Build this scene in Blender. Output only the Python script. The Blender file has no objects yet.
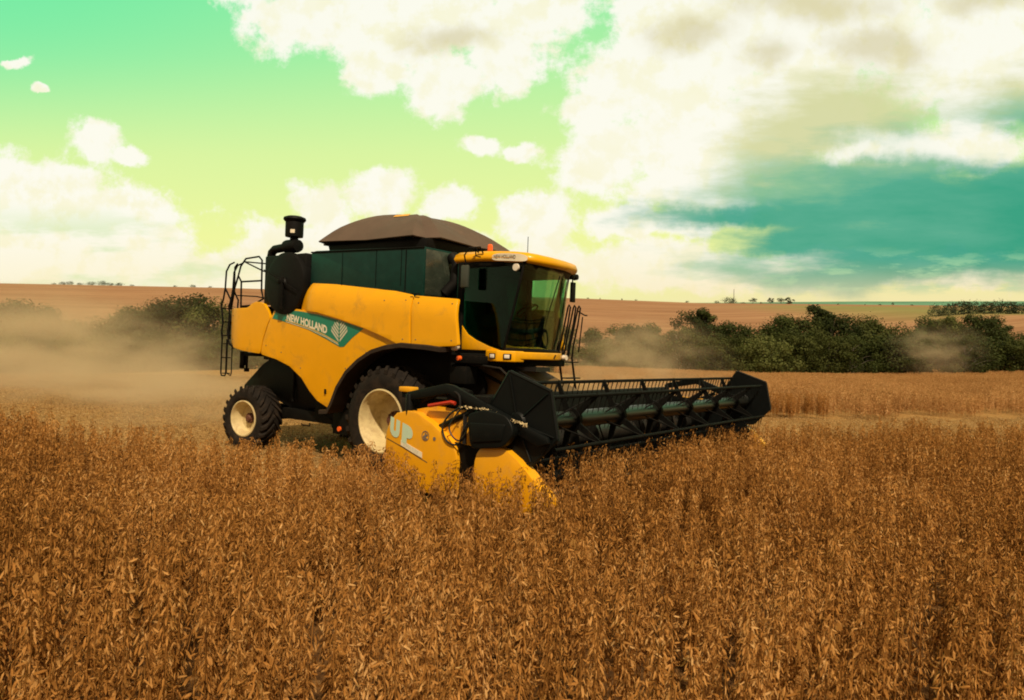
import bpy, bmesh, math, random
import numpy as np
from mathutils import Vector, Matrix, noise as mnoise
random.seed(7)
rng = np.random.default_rng(7)
R = math.radians
sc = bpy.context.scene
COL = sc.collection

# ------------------------------------------------------------------ camera
CAMH = 2.87
cd = bpy.data.cameras.new('camera'); cam = bpy.data.objects.new('camera', cd); COL.objects.link(cam)
cd.sensor_width = 36.0; cd.lens = 36.0 * 700.0 / 1024.0
cd.clip_start = 0.1; cd.clip_end = 20000
cam.location = (0, 0, CAMH); cam.rotation_euler = (R(90) - math.atan(46 / 700.0), 0, 0)
sc.camera = cam
sc.view_settings.view_transform = 'Standard'; sc.view_settings.look = 'None'
sc.view_settings.gamma = 1.0; sc.view_settings.exposure = 0.0
sc.view_settings.use_curve_mapping = False
sc.cycles.use_denoising = True
sc.cycles.max_bounces = 8; sc.cycles.transparent_max_bounces = 12
sc.cycles.volume_bounces = 1
sc.cycles.pixel_filter_type = 'BLACKMAN_HARRIS'; sc.cycles.filter_width = 1.9
sc.cycles.volume_step_rate = 2.0; sc.cycles.volume_max_steps = 64

# ------------------------------------------------------------------ sun
SUN_EL, SUN_AZ = 52.0, 163.0           # azimuth clockwise from +Y (the view direction)
sl = bpy.data.lights.new('sun', 'SUN'); so = bpy.data.objects.new('sun', sl); COL.objects.link(so)
sl.energy = 4.4; sl.angle = R(1.5); sl.color = (1.0, 0.80, 0.56)
sd = Vector((math.sin(R(SUN_AZ)) * math.cos(R(SUN_EL)), math.cos(R(SUN_AZ)) * math.cos(R(SUN_EL)), math.sin(R(SUN_EL))))
so.rotation_euler = sd.to_track_quat('Z', 'Y').to_euler()
so.location = sd * 60

# ------------------------------------------------------------------ node helper
class NT:
    def __init__(s, tree): s.t = tree; s.n = tree.nodes; s.l = tree.links
    def new(s, ty, **kw):
        n = s.n.new(ty)
        for k, v in kw.items(): setattr(n, k, v)
        return n
    def put(s, sock, v):
        if isinstance(v, bpy.types.NodeSocket): s.l.new(v, sock)
        elif v is not None:
            if isinstance(v, (tuple, list)) and sock.type == 'RGBA' and len(v) == 3: v = (*v, 1)
            sock.default_value = v
    def m(s, op, a, b=None, c=None, clamp=False):
        n = s.new('ShaderNodeMath', operation=op, use_clamp=clamp)
        s.put(n.inputs[0], a)
        if b is not None: s.put(n.inputs[1], b)
        if c is not None: s.put(n.inputs[2], c)
        return n.outputs[0]
    def mix(s, f, a, b, mode='MIX', clamp=False):
        n = s.new('ShaderNodeMix', data_type='RGBA', blend_type=mode, clamp_result=clamp)
        s.put(n.inputs[0], f); s.put(n.inputs[6], a); s.put(n.inputs[7], b)
        return n.outputs[2]
    def ss(s, x, lo, hi):
        n = s.new('ShaderNodeMapRange', interpolation_type='SMOOTHSTEP')
        s.put(n.inputs[0], x); n.inputs[1].default_value = lo; n.inputs[2].default_value = hi
        return n.outputs[0]
    def lin(s, x, lo, hi, a=0.0, b=1.0):
        n = s.new('ShaderNodeMapRange'); s.put(n.inputs[0], x)
        for i, v in ((1, lo), (2, hi), (3, a), (4, b)): n.inputs[i].default_value = v
        return n.outputs[0]
    def noise(s, vec, scale, detail=4, rough=.55, dist=0.0, lac=2.0):
        n = s.new('ShaderNodeTexNoise'); s.put(n.inputs['Vector'], vec)
        n.inputs['Scale'].default_value = scale; n.inputs['Detail'].default_value = detail
        n.inputs['Roughness'].default_value = rough; n.inputs['Distortion'].default_value = dist
        n.inputs['Lacunarity'].default_value = lac
        return n.outputs[0]
    def ramp(s, f, stops, interp='LINEAR'):
        n = s.new('ShaderNodeValToRGB'); s.put(n.inputs[0], f); r = n.color_ramp; r.interpolation = interp
        while len(r.elements) < len(stops): r.elements.new(.5)
        for e, (p, c) in zip(r.elements, stops): e.position = p; e.color = (*c, 1)
        return n.outputs[0]
    def xyz(s, x, y, z):
        n = s.new('ShaderNodeCombineXYZ')
        for i, v in enumerate((x, y, z)): s.put(n.inputs[i], v)
        return n.outputs[0]

def srgb(r, g, b):
    f = lambda c: (c / 255 / 12.92) if c / 255 <= .04045 else ((c / 255 + .055) / 1.055) ** 2.4
    return (f(r), f(g), f(b))

# ------------------------------------------------------------------ world: graded summer sky with cumulus
w = bpy.data.worlds.new('World'); sc.world = w; w.use_nodes = True
w.node_tree.nodes.clear(); N = NT(w.node_tree)
co = N.new('ShaderNodeTexCoord').outputs['Generated']
sx = N.new('ShaderNodeSeparateXYZ'); N.l.new(co, sx.inputs[0])
ay = N.m('MAXIMUM', N.m('ABSOLUTE', sx.outputs[1]), 0.12)
U = N.m('DIVIDE', sx.outputs[0], ay); V = N.m('DIVIDE', sx.outputs[2], ay)
U = N.m('MINIMUM', N.m('MAXIMUM', U, -2.5), 2.5)
UV = N.xyz(U, V, 0.0)
# warp for billowy edges
wn = N.new('ShaderNodeTexNoise'); N.put(wn.inputs['Vector'], UV); wn.inputs['Scale'].default_value = 7; wn.inputs['Detail'].default_value = 6; wn.inputs['Roughness'].default_value = .6
wv = N.new('ShaderNodeVectorMath', operation='MULTIPLY_ADD'); N.l.new(wn.outputs['Color'], wv.inputs[0]); wv.inputs[1].default_value = (.085, .075, 0); N.l.new(UV, wv.inputs[2])
wo = N.new('ShaderNodeVectorMath', operation='SUBTRACT'); N.l.new(wv.outputs[0], wo.inputs[0]); wo.inputs[1].default_value = (.0425, .0375, 0)
UW = wo.outputs[0]
ws = N.new('ShaderNodeSeparateXYZ'); N.l.new(UW, ws.inputs[0]); WU, WV = ws.outputs[0], ws.outputs[1]
def blob(px, py, rx, ry, gain=1.0, uv=UW):
    """soft elliptical mass, given as it lies across the northern sky (degrees-like units)"""
    u0, v0 = (px - 512) / 700, (304 - py) / 700
    n = N.new('ShaderNodeVectorMath', operation='SUBTRACT'); N.put(n.inputs[0], uv); n.inputs[1].default_value = (u0, v0, 0)
    m = N.new('ShaderNodeVectorMath', operation='MULTIPLY'); N.l.new(n.outputs[0], m.inputs[0]); m.inputs[1].default_value = (700 / rx, 700 / ry, 0)
    d = N.new('ShaderNodeVectorMath', operation='LENGTH'); N.l.new(m.outputs[0], d.inputs[0])
    r = N.m('SUBTRACT', 1.0, d.outputs['Value'])
    return N.m('MULTIPLY', r, gain) if gain != 1.0 else r
def union(bl):
    o = bl[0]
    for b in bl[1:]:
        n = N.new('ShaderNodeMath', operation='SMOOTH_MAX'); N.put(n.inputs[0], o); N.put(n.inputs[1], b); n.inputs[2].default_value = .25
        o = n.outputs[0]
    return o
CUM = [(250, -20, 70, 44), (330, 15, 110, 62), (420, 30, 110, 66), (520, 15, 90, 62), (445, 88, 44, 44), (372, 70, 44, 36), (500, 70, 60, 40),
       (650, 95, 110, 66), (600, 165, 66, 44), (690, 180, 110, 58), (700, 40, 130, 90), (660, 140, 110, 66), (590, 112, 60, 20), (650, 225, 110, 18),
       (800, 20, 210, 110), (960, 50, 170, 95), (780, 120, 120, 70), (930, 150, 160, 34),
       (30, 225, 130, 72), (120, 245, 110, 60), (-10, 180, 60, 44), (70, 195, 66, 42), (140, 205, 40, 34),
       (100, 147, 34, 30), (128, 158, 30, 12), (60, 275, 340, 34), (250, 268, 150, 34), (322, 212, 40, 34), (290, 244, 90, 34),
       (385, 194, 48, 26), (450, 210, 36, 26), (540, 222, 60, 36), (560, 262, 110, 26), (482, 146, 32, 14), (518, 154, 26, 11),
       (20, 62, 22, 7), (48, 90, 15, 6), (640, 262, 90, 28), (700, 275, 140, 28), (830, 268, 140, 26), (960, 272, 140, 24), (430, 244, 90, 18)]
cum = union([blob(*b) for b in CUM])
fine = N.noise(UV, 13, 10, .68, 0.0)
big = N.noise(UV, 7, 4, .5)
dens = N.m('ADD', N.m('MULTIPLY', cum, 1.5), N.m('MULTIPLY', N.m('SUBTRACT', fine, .5), 3.0))
dens = N.m('ADD', dens, N.m('MULTIPLY', N.m('SUBTRACT', big, .5), .5))
cloud = N.ss(dens, .06, .62)
strx = N.new('ShaderNodeVectorMath', operation='MULTIPLY'); N.put(strx.inputs[0], UV); strx.inputs[1].default_value = (1, 4.0, 1)
streak = N.noise(strx.outputs[0], 3.6, 9, .6, .0)
# clear sky
base = N.ramp(N.lin(V, -.02, .46), [(0.0, srgb(248, 244, 176)), (.24, srgb(244, 251, 160)), (.48, srgb(222, 249, 162)), (.76, srgb(178, 245, 166)), (1.0, srgb(146, 242, 168))])
left = N.ss(U, .1, -.75)
base = N.mix(N.m('MULTIPLY', left, N.ss(V, .20, .46)), base, srgb(122, 240, 166))
nish = N.new('ShaderNodeTexSky', sky_type='NISHITA', sun_disc=False)
nish.sun_elevation = R(SUN_EL); nish.sun_rotation = R(SUN_AZ); nish.dust_density = 2.0
nis = N.mix(1.0, nish.outputs[0], (.06, .06, .06), 'MULTIPLY')
base = N.mix(.05, base, nis)
# cloud colour: cream white lit tops, straw undersides, hollows
shn = N.noise(UV, 6.5, 8, .62, .0)
of = N.new('ShaderNodeVectorMath', operation='ADD'); N.put(of.inputs[0], UV); of.inputs[1].default_value = (-.012, .022, 0)
def billow(vec): return N.m('ADD', N.noise(vec, 9, 8, .6, .1), N.m('MULTIPLY', N.noise(vec, 30, 5, .6, .1), .35))
emb = N.m('SUBTRACT', billow(UV), billow(of.outputs[0]))
lit = N.ss(emb, -.11, .05)
under = N.m('MULTIPLY', N.m('SUBTRACT', 1.0, lit), N.lin(shn, .35, .65, .45, 1.0))
ccol = N.mix(N.m('MULTIPLY', under, .42), srgb(255, 252, 240), srgb(244, 236, 168))
pe = N.ss(V, .14, .0)
ccol = N.mix(N.m('MULTIPLY', pe, .55), ccol, srgb(252, 236, 184))
col = N.mix(N.m('MULTIPLY', cloud, .96), base, ccol)
lb = N.m('MULTIPLY', N.ss(U, -.15, -.55), N.m('MULTIPLY', N.ss(V, .01, .05), N.ss(V, .15, .09)))
col = N.mix(N.m('MULTIPLY', lb, N.m('MULTIPLY', N.ss(streak, .50, .62), .55)), col, srgb(196, 226, 158))
# straw grey bellies top centre-right
BEL = [(800, 10, 120, 40), (870, 56, 80, 30), (690, 36, 60, 26), (455, 48, 60, 24), (960, 10, 70, 24), (760, 60, 50, 26)]
bel = N.ss(N.m('ADD', union([blob(*b) for b in BEL]), N.m('MULTIPLY', N.m('SUBTRACT', shn, .5), 1.6)), .0, .9)
col = N.mix(N.m('MULTIPLY', bel, .55), col, srgb(200, 188, 128))
# teal rain-grey deck at the right
DECK = [(900, 205, 240, 70), (1020, 215, 220, 70), (845, 150, 130, 80), (1080, 245, 200, 46), (740, 218, 150, 20), (930, 258, 240, 38), (1040, 112, 150, 40), (1000, 190, 160, 40), (800, 195, 80, 60), (880, 272, 200, 22), (800, 238, 130, 26), (880, 225, 220, 50)]
deck = union([blob(*b) for b in DECK])
dk = N.ss(N.m('ADD', deck, N.m('MULTIPLY', N.m('SUBTRACT', streak, .5), 2.0)), -.12, .62)
GAP = [(930, 148, 130, 22), (850, 158, 70, 16)]
gap = N.ss(N.m('ADD', union([blob(*b) for b in GAP]), N.m('MULTIPLY', N.m('SUBTRACT', fine, .5), 1.1)), .0, .85)
dk = N.m('MULTIPLY', dk, N.m('SUBTRACT', 1.0, N.m('MULTIPLY', gap, .9)))
right = N.lin(U, .25, .75, .16, -.10)
dtone = N.ramp(N.m('ADD', N.m('ADD', N.m('MULTIPLY', streak, .8), right), N.lin(V, .13, .33, .0, .62)), [(.30, srgb(18, 156, 128)), (.50, srgb(72, 168, 142)), (.66, srgb(134, 190, 150)), (.88, srgb(214, 216, 162))])
col = N.mix(N.m('MULTIPLY', dk, .95), col, dtone)
# peach and teal scraps along the low right horizon
low = N.m('MULTIPLY', N.ss(U, .12, .5), N.m('MULTIPLY', N.ss(V, .085, .055), N.ss(V, .008, .024)))
scr = N.ss(N.noise(strx.outputs[0], 9, 7, .62), .50, .62)
col = N.mix(N.m('MULTIPLY', low, N.m('MULTIPLY', scr, .8)), col, srgb(150, 206, 160))
lo2 = N.m('MULTIPLY', N.ss(U, -.1, .5), N.ss(V, .07, .0))
col = N.mix(N.m('MULTIPLY', lo2, .55), col, srgb(246, 222, 172))
# the rest of the dome: unseen warm cloud, added to warm and dim skylight
fill_n = N.noise(co, 2.2, 6, .6, .3)
fill_c = N.ramp(fill_n, [(.35, (.30, .20, .115)), (.55, (.50, .37, .22)), (.72, (.80, .64, .42))])
beh = N.m('MAXIMUM', N.ss(sx.outputs[1], .45, .05), N.ss(sx.outputs[2], .46, .62))
col = N.mix(beh, col, fill_c)
# below the horizon: ground bounce tone
col = N.mix(N.ss(sx.outputs[2], -.005, -.06), col, (.20, .12, .055))
bg = N.new('ShaderNodeBackground'); N.put(bg.inputs[0], col); bg.inputs[1].default_value = 1.0
wo_ = N.new('ShaderNodeOutputWorld'); N.l.new(bg.outputs[0], wo_.inputs[0])

# ------------------------------------------------------------------ materials
MATS = {}
def mat(name, base, rough=.5, metal=0.0, spec=.5, coat=0.0, var=0.0, vscale=6.0, dirt=None, dirt_amt=0.0, bump=0.0, bscale=40.0, dscale=2.5):
    m = bpy.data.materials.new(name); m.use_nodes = True; m.node_tree.nodes.clear(); T = NT(m.node_tree)
    b = T.new('ShaderNodeBsdfPrincipled'); o = T.new('ShaderNodeOutputMaterial'); T.l.new(b.outputs[0], o.inputs[0])
    tc = T.new('ShaderNodeTexCoord').outputs['Object']
    c = base
    if var > 0:
        n = T.noise(tc, vscale, 5, .6)
        c = T.mix(T.lin(n, .3, .7), tuple(x * (1 - var) for x in base), tuple(min(1, x * (1 + var)) for x in base))
    if dirt is not None:
        n2 = T.noise(tc, dscale, 8, .68, .6)
        f = T.ss(n2, .62 - dirt_amt * .35, .78)
        c = T.mix(T.m('MULTIPLY', f, min(1, dirt_amt + .25)), c, dirt)
        rr = T.lin(f, 0, 1, rough, min(1, rough + .3)); T.put(b.inputs['Roughness'], rr)
    else: b.inputs['Roughness'].default_value = rough
    T.put(b.inputs['Base Color'], c); b.inputs['Metallic'].default_value = metal
    b.inputs['Specular IOR Level'].default_value = spec; b.inputs['Coat Weight'].default_value = coat; b.inputs['Coat Roughness'].default_value = .12
    if bump > 0:
        bp = T.new('ShaderNodeBump'); bp.inputs['Strength'].default_value = bump; bp.inputs['Distance'].default_value = .01
        T.put(bp.inputs['Height'], T.noise(tc, bscale, 4)); T.l.new(bp.outputs[0], b.inputs['Normal'])
    MATS[name] = m; return m
DUST = (.34, .22, .11)
mat('yellow_paint', (.83, .40, .002), .36, spec=.3, coat=.12, var=.05, vscale=1.3, dirt=(.42, .23, .035), dirt_amt=.34)
mat('header_yellow', (.80, .375, .005), .4, coat=.1, var=.06, vscale=3, dirt=(.45, .25, .08), dirt_amt=.3)
mat('green_paint', (.003, .030, .024), .42, spec=.25, var=.2, dirt=(.03, .05, .038), dirt_amt=.22, dscale=3.5)
mat('tank_front_metal', (.03, .04, .03), .25, coat=.2, var=.3, dirt=(.12, .12, .09), dirt_amt=.35)  # grey reflection put into the colour, lighter than the tank's green
mat('black_plastic', (.004, .004, .0038), .6, spec=.18, var=.3, dirt=(.018, .013, .009), dirt_amt=.2)
mat('black_frame', (.004, .004, .0035), .7, spec=.12, var=.3, dirt=(.026, .019, .011), dirt_amt=.3, dscale=8)
mat('reel_shield_black', (.003, .0045, .0045), .5, spec=.2, var=.2, dirt=(.015, .015, .012), dirt_amt=.15, dscale=5)
mat('reel_grey', (.010, .012, .010), .35, metal=.2, var=.2, dirt=(.05, .045, .03), dirt_amt=.25, dscale=6)
mat('tyre_rubber', (.012, .0095, .0075), .85, spec=.2, var=.3, vscale=10, dirt=(.050, .034, .022), dirt_amt=.55, dscale=3.5, bump=.3, bscale=25)
mat('cream_rim', (.60, .50, .26), .5, var=.12, dirt=(.30, .19, .09), dirt_amt=.6, dscale=5)
mat('fender_rubber', (.028, .019, .014), .7, spec=.2, var=.2, dirt=(.065, .045, .028), dirt_amt=.4)
mat('tarp_brown', (.095, .063, .044), .75, var=.12, vscale=3, dirt=(.16, .11, .075), dirt_amt=.3, bump=.25, bscale=9)
mat('decal_green', (.006, .20, .125), .4, coat=.2)
mat('decal_white', (.78, .72, .55), .5)
mat('decal_grey', (.55, .55, .42), .5)
mat('decal_gold', (.62, .42, .12), .45)
mat('decal_mint', (.50, .66, .50), .5)
mat('badge_orange', (.75, .38, .06), .5)
mat('interior_dark', (.012, .014, .012), .7, var=.3)
mat('wall_reflection_teal', (.002, .085, .062), .5, var=.5, vscale=2.0)  # teal reflections of the door pane put into the rear wall's colour
mat('seat_fabric', (.03, .03, .032), .9, var=.2)
mat('red_plastic', (.45, .03, .01), .5)
mat('orange_lens', (.9, .14, .02), .25, coat=.5)
mat('lens_clear', (.75, .70, .60), .12, coat=.8)
mat('steel_worn', (.22, .20, .17), .35, metal=.8, var=.3, dirt=DUST, dirt_amt=.3, dscale=10)
mat('hose_black', (.009, .009, .009), .45)
mat('feeder_brown', (.12, .065, .012), .6, var=.3, dirt=(.16, .11, .05), dirt_amt=.5, dscale=4)
mat('chaff', (.62, .50, .27), .9, var=.3)
mat('bark', (.10, .085, .065), .9, var=.35, vscale=5)
mat('pale_bark', (.42, .38, .30), .85, var=.2, vscale=5)
mat('mast_grey', (.22, .22, .2), .6)

def glass_mat(name, tint, gloss=.10, rough=.02, k=.8):
    m = bpy.data.materials.new(name); m.use_nodes = True; m.node_tree.nodes.clear(); T = NT(m.node_tree)
    tr = T.new('ShaderNodeBsdfTransparent'); tr.inputs[0].default_value = (*tint, 1)
    g = T.new('ShaderNodeBsdfGlossy'); g.inputs['Roughness'].default_value = rough; g.inputs[0].default_value = (.9, .95, .9, 1)
    fr = T.new('ShaderNodeFresnel'); fr.inputs[0].default_value = 1.5
    f = T.m('ADD', T.m('MULTIPLY', fr.outputs[0], k), gloss, clamp=True)
    mx = T.new('ShaderNodeMixShader'); T.put(mx.inputs[0], f); T.l.new(tr.outputs[0], mx.inputs[1]); T.l.new(g.outputs[0], mx.inputs[2])
    o = T.new('ShaderNodeOutputMaterial'); T.l.new(mx.outputs[0], o.inputs[0]); MATS[name] = m
glass_mat('windscreen_glass', (.62, .84, .70), .03, k=.5)
glass_mat('door_glass', (.22, .50, .42), .0, k=.35)

# ------------------------------------------------------------------ mesh helpers
class MB:
    def __init__(s): s.v = []; s.f = []
    def add(s, vs, fs):
        k = len(s.v); s.v += [tuple(p) for p in vs]; s.f += [tuple(i + k for i in f) for f in fs]; return s
    def box(s, c, d, M=None):
        x, y, z = (q / 2 for q in d)
        vs = [Vector((sx_ * x, sy * y, sz * z)) for sx_ in (-1, 1) for sy in (-1, 1) for sz in (-1, 1)]
        if M is not None: vs = [M @ p for p in vs]
        vs = [p + Vector(c) for p in vs]
        return s.add(vs, [(0, 1, 3, 2), (4, 6, 7, 5), (0, 4, 5, 1), (2, 3, 7, 6), (0, 2, 6, 4), (1, 5, 7, 3)])
    def bb(s, x0, x1, y0, y1, z0, z1): return s.box(((x0 + x1) / 2, (y0 + y1) / 2, (z0 + z1) / 2), (x1 - x0, y1 - y0, z1 - z0))
    def tube(s, pts, r, n=8, caps=True, closed=False):
        P = [Vector(p) for p in pts]; K = len(P)
        rs = r if isinstance(r, (list, tuple)) else [r] * K
        ref = Vector((0, 0, 1)); vs = []
        for i, p in enumerate(P):
            if closed: t = P[(i + 1) % K] - P[i - 1]
            else: t = P[min(i + 1, K - 1)] - P[max(i - 1, 0)]
            t.normalize()
            if i == 0:
                a = t.cross(ref if abs(t.z) < .9 else Vector((1, 0, 0))).normalized()
            else:
                a = (a - t * a.dot(t)); a = a.normalized() if a.length > 1e-6 else t.orthogonal().normalized()
            b = t.cross(a)
            for k in range(n):
                an = 2 * math.pi * k / n; vs.append(p + (a * math.cos(an) + b * math.sin(an)) * rs[i])
        fs = []
        for i in range(K if closed else K - 1):
            j = (i + 1) % K
            for k in range(n): fs.append((i * n + k, i * n + (k + 1) % n, j * n + (k + 1) % n, j * n + k))
        if caps and not closed: fs.append(tuple(range(n))[::-1]); fs.append(tuple((K - 1) * n + k for k in range(n)))
        return s.add(vs, fs)
    def lathe(s, prof, c, axis='Y', n=48, closed=False, caps=True):
        """prof: (radius, along axis)"""
        vs = []; K = len(prof)
        for r_, h in prof:
            for k in range(n):
                a = 2 * math.pi * k / n; u, v = r_ * math.cos(a), r_ * math.sin(a)
                p = {'Y': (u, h, v), 'Z': (u, v, h), 'X': (h, u, v)}[axis]
                vs.append((p[0] + c[0], p[1] + c[1], p[2] + c[2]))
        fs = []
        for i in range(K if closed else K - 1):
            j = (i + 1) % K
            for k in range(n): fs.append((i * n + k, i * n + (k + 1) % n, j * n + (k + 1) % n, j * n + k))
        if not closed and caps:
            if prof[0][0] > 1e-4: fs.append(tuple(range(n))[::-1])
            if prof[-1][0] > 1e-4: fs.append(tuple((K - 1) * n + k for k in range(n)))
        return s.add(vs, fs)
    def prism(s, poly, y0, y1, axis='Y', off=(0, 0, 0)):
        n = len(poly)
        def P(a, b, h): 
            q = {'Y': (a, h, b), 'Z': (a, b, h), 'X': (h, a, b)}[axis]
            return (q[0] + off[0], q[1] + off[1], q[2] + off[2])
        vs = [P(a, b, y0) for a, b in poly] + [P(a, b, y1) for a, b in poly]
        fs = [tuple(range(n)), tuple(range(2 * n - 1, n - 1, -1))] + [(i, i + n, (i + 1) % n + n, (i + 1) % n) for i in range(n)]
        return s.add(vs, fs)
    def build(s, name, m, parent=None, bevel=0.0, smooth=35, seg=2, post=None, label=None):
        me = bpy.data.meshes.new(name); me.from_pydata(s.v, [], s.f)
        bm = bmesh.new(); bm.from_mesh(me); bmesh.ops.recalc_face_normals(bm, faces=bm.faces[:])
        if post: post(bm)
        if bevel > 0:
            ed = [e for e in bm.edges if len(e.link_faces) == 2 and e.calc_face_angle(0) > R(38)]
            if ed: bmesh.ops.bevel(bm, geom=ed, offset=bevel, segments=seg, profile=.5, affect='EDGES', clamp_overlap=True)
        bm.to_mesh(me); bm.free()
        me.materials.append(MATS[m] if isinstance(m, str) else m)
        if smooth:
            for p in me.polygons: p.use_smooth = True
            try: me.set_sharp_from_angle(angle=R(smooth))
            except Exception: pass
        o = bpy.data.objects.new(name, me); COL.objects.link(o)
        if parent is not None: o.parent = parent
        if label: o['label'] = label
        return o
def empty(name, loc=(0, 0, 0), rz=0.0):
    o = bpy.data.objects.new(name, None); COL.objects.link(o); o.location = loc; o.rotation_euler = (0, 0, rz); o.empty_display_size = .3
    return o
def tag(o, label=None, cat=None, group=None, kind=None):
    if label: o['label'] = label
    if cat: o['category'] = cat
    if group: o['group'] = group
    if kind: o['kind'] = kind
    return o

# ------------------------------------------------------------------ terrain
def sstep(x, a, b):
    t = np.clip((x - a) / (b - a), 0, 1); return t * t * (3 - 2 * t)
def plane(x, y): return .693 - .0378 * x - .0675 * y
RX = np.array([-4000, -900, -330, -190, 44, 120, 330, 900, 4000.]); RZ = np.array([18, 18, 16.4, 13.6, 6.6, 3.6, 1.5, 1.2, 1.2])
def terr(x, y):
    x = np.asarray(x, float); y = np.asarray(y, float)
    s = np.hypot(x, 0)
    k = sstep(y, 12, 70)
    near = plane(np.clip(x, -140, 140), np.minimum(y, 105)) + k * .0008 * np.clip(x - 20, 0, 120) ** 2 - k * .0013 * np.clip(-x - 5, 0, 75) ** 2
    near = near - .10 * np.clip(y - 60, 0, 45) ** 2 / 45 * .2
    ux = x / np.maximum(y, 60) * 450
    ridge = np.interp(ux, RX, RZ)
    f = np.clip((y - 118) / (450 - 118), 0, 1)
    f = f ** .85
    far = ridge - np.clip(y - 450, 0, 900) * .012
    z = near + (far - near) * f
    return z
def tz(x, y): return float(terr(x, y))
# machine frame on that slope
Fv = Vector((.8, -.6, .8 * -.0378 + .6 * .0675)).normalized()
Nv = Vector((.0378, .0675, 1)).normalized(); Lv = Nv.cross(Fv)
Wp = Vector((-2.2, 11.5, float(plane(-2.2, 11.5)))); Org = Wp + 1.65 * Lv
def to_local(x, y):
    dx, dy = x - Org.x, y - Org.y
    return dx * .8 - dy * .6, dx * .6 + dy * .8

STRIP = [(5.0, 13.7), (11.5, 15.6)]
def graded(lo, hi, n, step):
    # sinh-spaced coordinates, fine near zero
    k = 5.2; t = np.linspace(-1, 1, n); return np.unique(np.concatenate([np.sinh(k * np.clip(t, None, 0)) / math.sinh(k) * -lo, np.sinh(k * np.clip(t, 0, None)) / math.sinh(k) * hi]))
xs = graded(-6000, 6000, 301, 1); ys = graded(-400, 6000, 301, 1)
X, Y = np.meshgrid(xs, ys); Z = terr(X, Y)
nx, ny = len(xs), len(ys)
me = bpy.data.meshes.new('ground')
vv = np.stack([X.ravel(), Y.ravel(), Z.ravel()], 1)
idx = np.arange(nx * ny).reshape(ny, nx)
ff = np.stack([idx[:-1, :-1].ravel(), idx[:-1, 1:].ravel(), idx[1:, 1:].ravel(), idx[1:, :-1].ravel()], 1)
me.from_pydata(vv.tolist(), [], ff.tolist())
for p in me.polygons: p.use_smooth = True
ground = bpy.data.objects.new('ground', me); COL.objects.link(ground); tag(ground, 'dry brown farmland rolling down to the wooded creek and up the hill', 'ground', kind='structure')
m = bpy.data.materials.new('field_soil'); m.use_nodes = True; m.node_tree.nodes.clear(); T = NT(m.node_tree)
pos = T.new('ShaderNodeNewGeometry').outputs['Position']
ps = T.new('ShaderNodeSeparateXYZ'); T.l.new(pos, ps.inputs[0])
litter = T.noise(pos, 9, 8, .7, .3)
stub = T.ramp(litter, [(.3, (.13, .070, .022)), (.5, (.32, .18, .06)), (.66, (.50, .31, .11))])
soil = T.ramp(litter, [(.3, (.03, .015, .007)), (.55, (.13, .065, .022)), (.7, (.34, .19, .07))])
# far fields: broad bands following the contour
mp = T.new('ShaderNodeMapping'); T.l.new(pos, mp.inputs[0]); mp.inputs['Rotation'].default_value = (0, 0, R(8)); mp.inputs['Scale'].default_value = (.003, .03, .03)
band = T.noise(mp.outputs[0], 3.2, 6, .6, .2)
patchn = T.noise(pos, .012, 4, .6)
farc = T.ramp(T.m('ADD', T.m('MULTIPLY', band, .6), T.m('MULTIPLY', patchn, .4)), [(.34, (.225, .108, .052)), (.5, (.30, .158, .082)), (.66, (.38, .22, .115))])
# greener strip behind the trees at the right, and pale stubble strips
gr = T.m('MULTIPLY', T.ss(ps.outputs[0], 95, 150), T.m('MULTIPLY', T.ss(ps.outputs[1], 190, 215), T.ss(ps.outputs[1], 400, 330)))
gr = T.m('MULTIPLY', gr, T.ss(patchn, .2, .5))
mp2 = T.new('ShaderNodeMapping'); T.l.new(pos, mp2.inputs[0]); mp2.inputs['Rotation'].default_value = (0, 0, R(-14)); mp2.inputs['Scale'].default_value = (.004, .16, .1)
lines = T.noise(mp2.outputs[0], 4, 4, .6)
farc = T.mix(T.m('MULTIPLY', T.ss(lines, .52, .66), .45), farc, (.46, .28, .14))
farc = T.mix(T.m('MULTIPLY', T.ss(lines, .46, .36), .35), farc, (.15, .075, .035))
farc = T.mix(T.m('MULTIPLY', gr, .7), farc, (.18, .22, .065))
hazefar = (.05, .17, .11)  # teal haze painted into the far ground by distance
farc = T.mix(T.ss(ps.outputs[1], 900, 1500), farc, hazefar)
zone = T.ss(ps.outputs[1], 100, 125)
lx = T.m('SUBTRACT', T.m('MULTIPLY', T.m('SUBTRACT', ps.outputs[0], Org.x), .6), T.m('MULTIPLY', T.m('SUBTRACT', ps.outputs[1], Org.y), -.8))
lX = T.m('SUBTRACT', T.m('MULTIPLY', T.m('SUBTRACT', ps.outputs[0], Org.x), .8), T.m('MULTIPLY', T.m('SUBTRACT', ps.outputs[1], Org.y), .6))
_d = math.hypot(6.5, 1.9)
fr_ = T.m('ADD', T.m('MULTIPLY', ps.outputs[1], 6.5 / _d), T.m('MULTIPLY_ADD', ps.outputs[0], -1.9 / _d, (-STRIP[0][1] * 6.5 + 1.9 * STRIP[0][0]) / _d))
ahead = T.m('MULTIPLY', T.ss(lX, 4.0, 4.3), T.ss(fr_, .1, -.3))
cut = T.m('MULTIPLY', T.ss(lx, -4.0, -3.6), T.m('SUBTRACT', 1.0, ahead))
nearc = T.mix(cut, soil, stub)
colr = T.mix(zone, nearc, farc)
b = T.new('ShaderNodeBsdfPrincipled'); T.put(b.inputs['Base Color'], colr); b.inputs['Roughness'].default_value = .95; b.inputs['Specular IOR Level'].default_value = .1
bp = T.new('ShaderNodeBump'); bp.inputs['Strength'].default_value = .8; bp.inputs['Distance'].default_value = .05; T.put(bp.inputs['Height'], litter); T.l.new(bp.outputs[0], b.inputs['Normal'])
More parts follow.
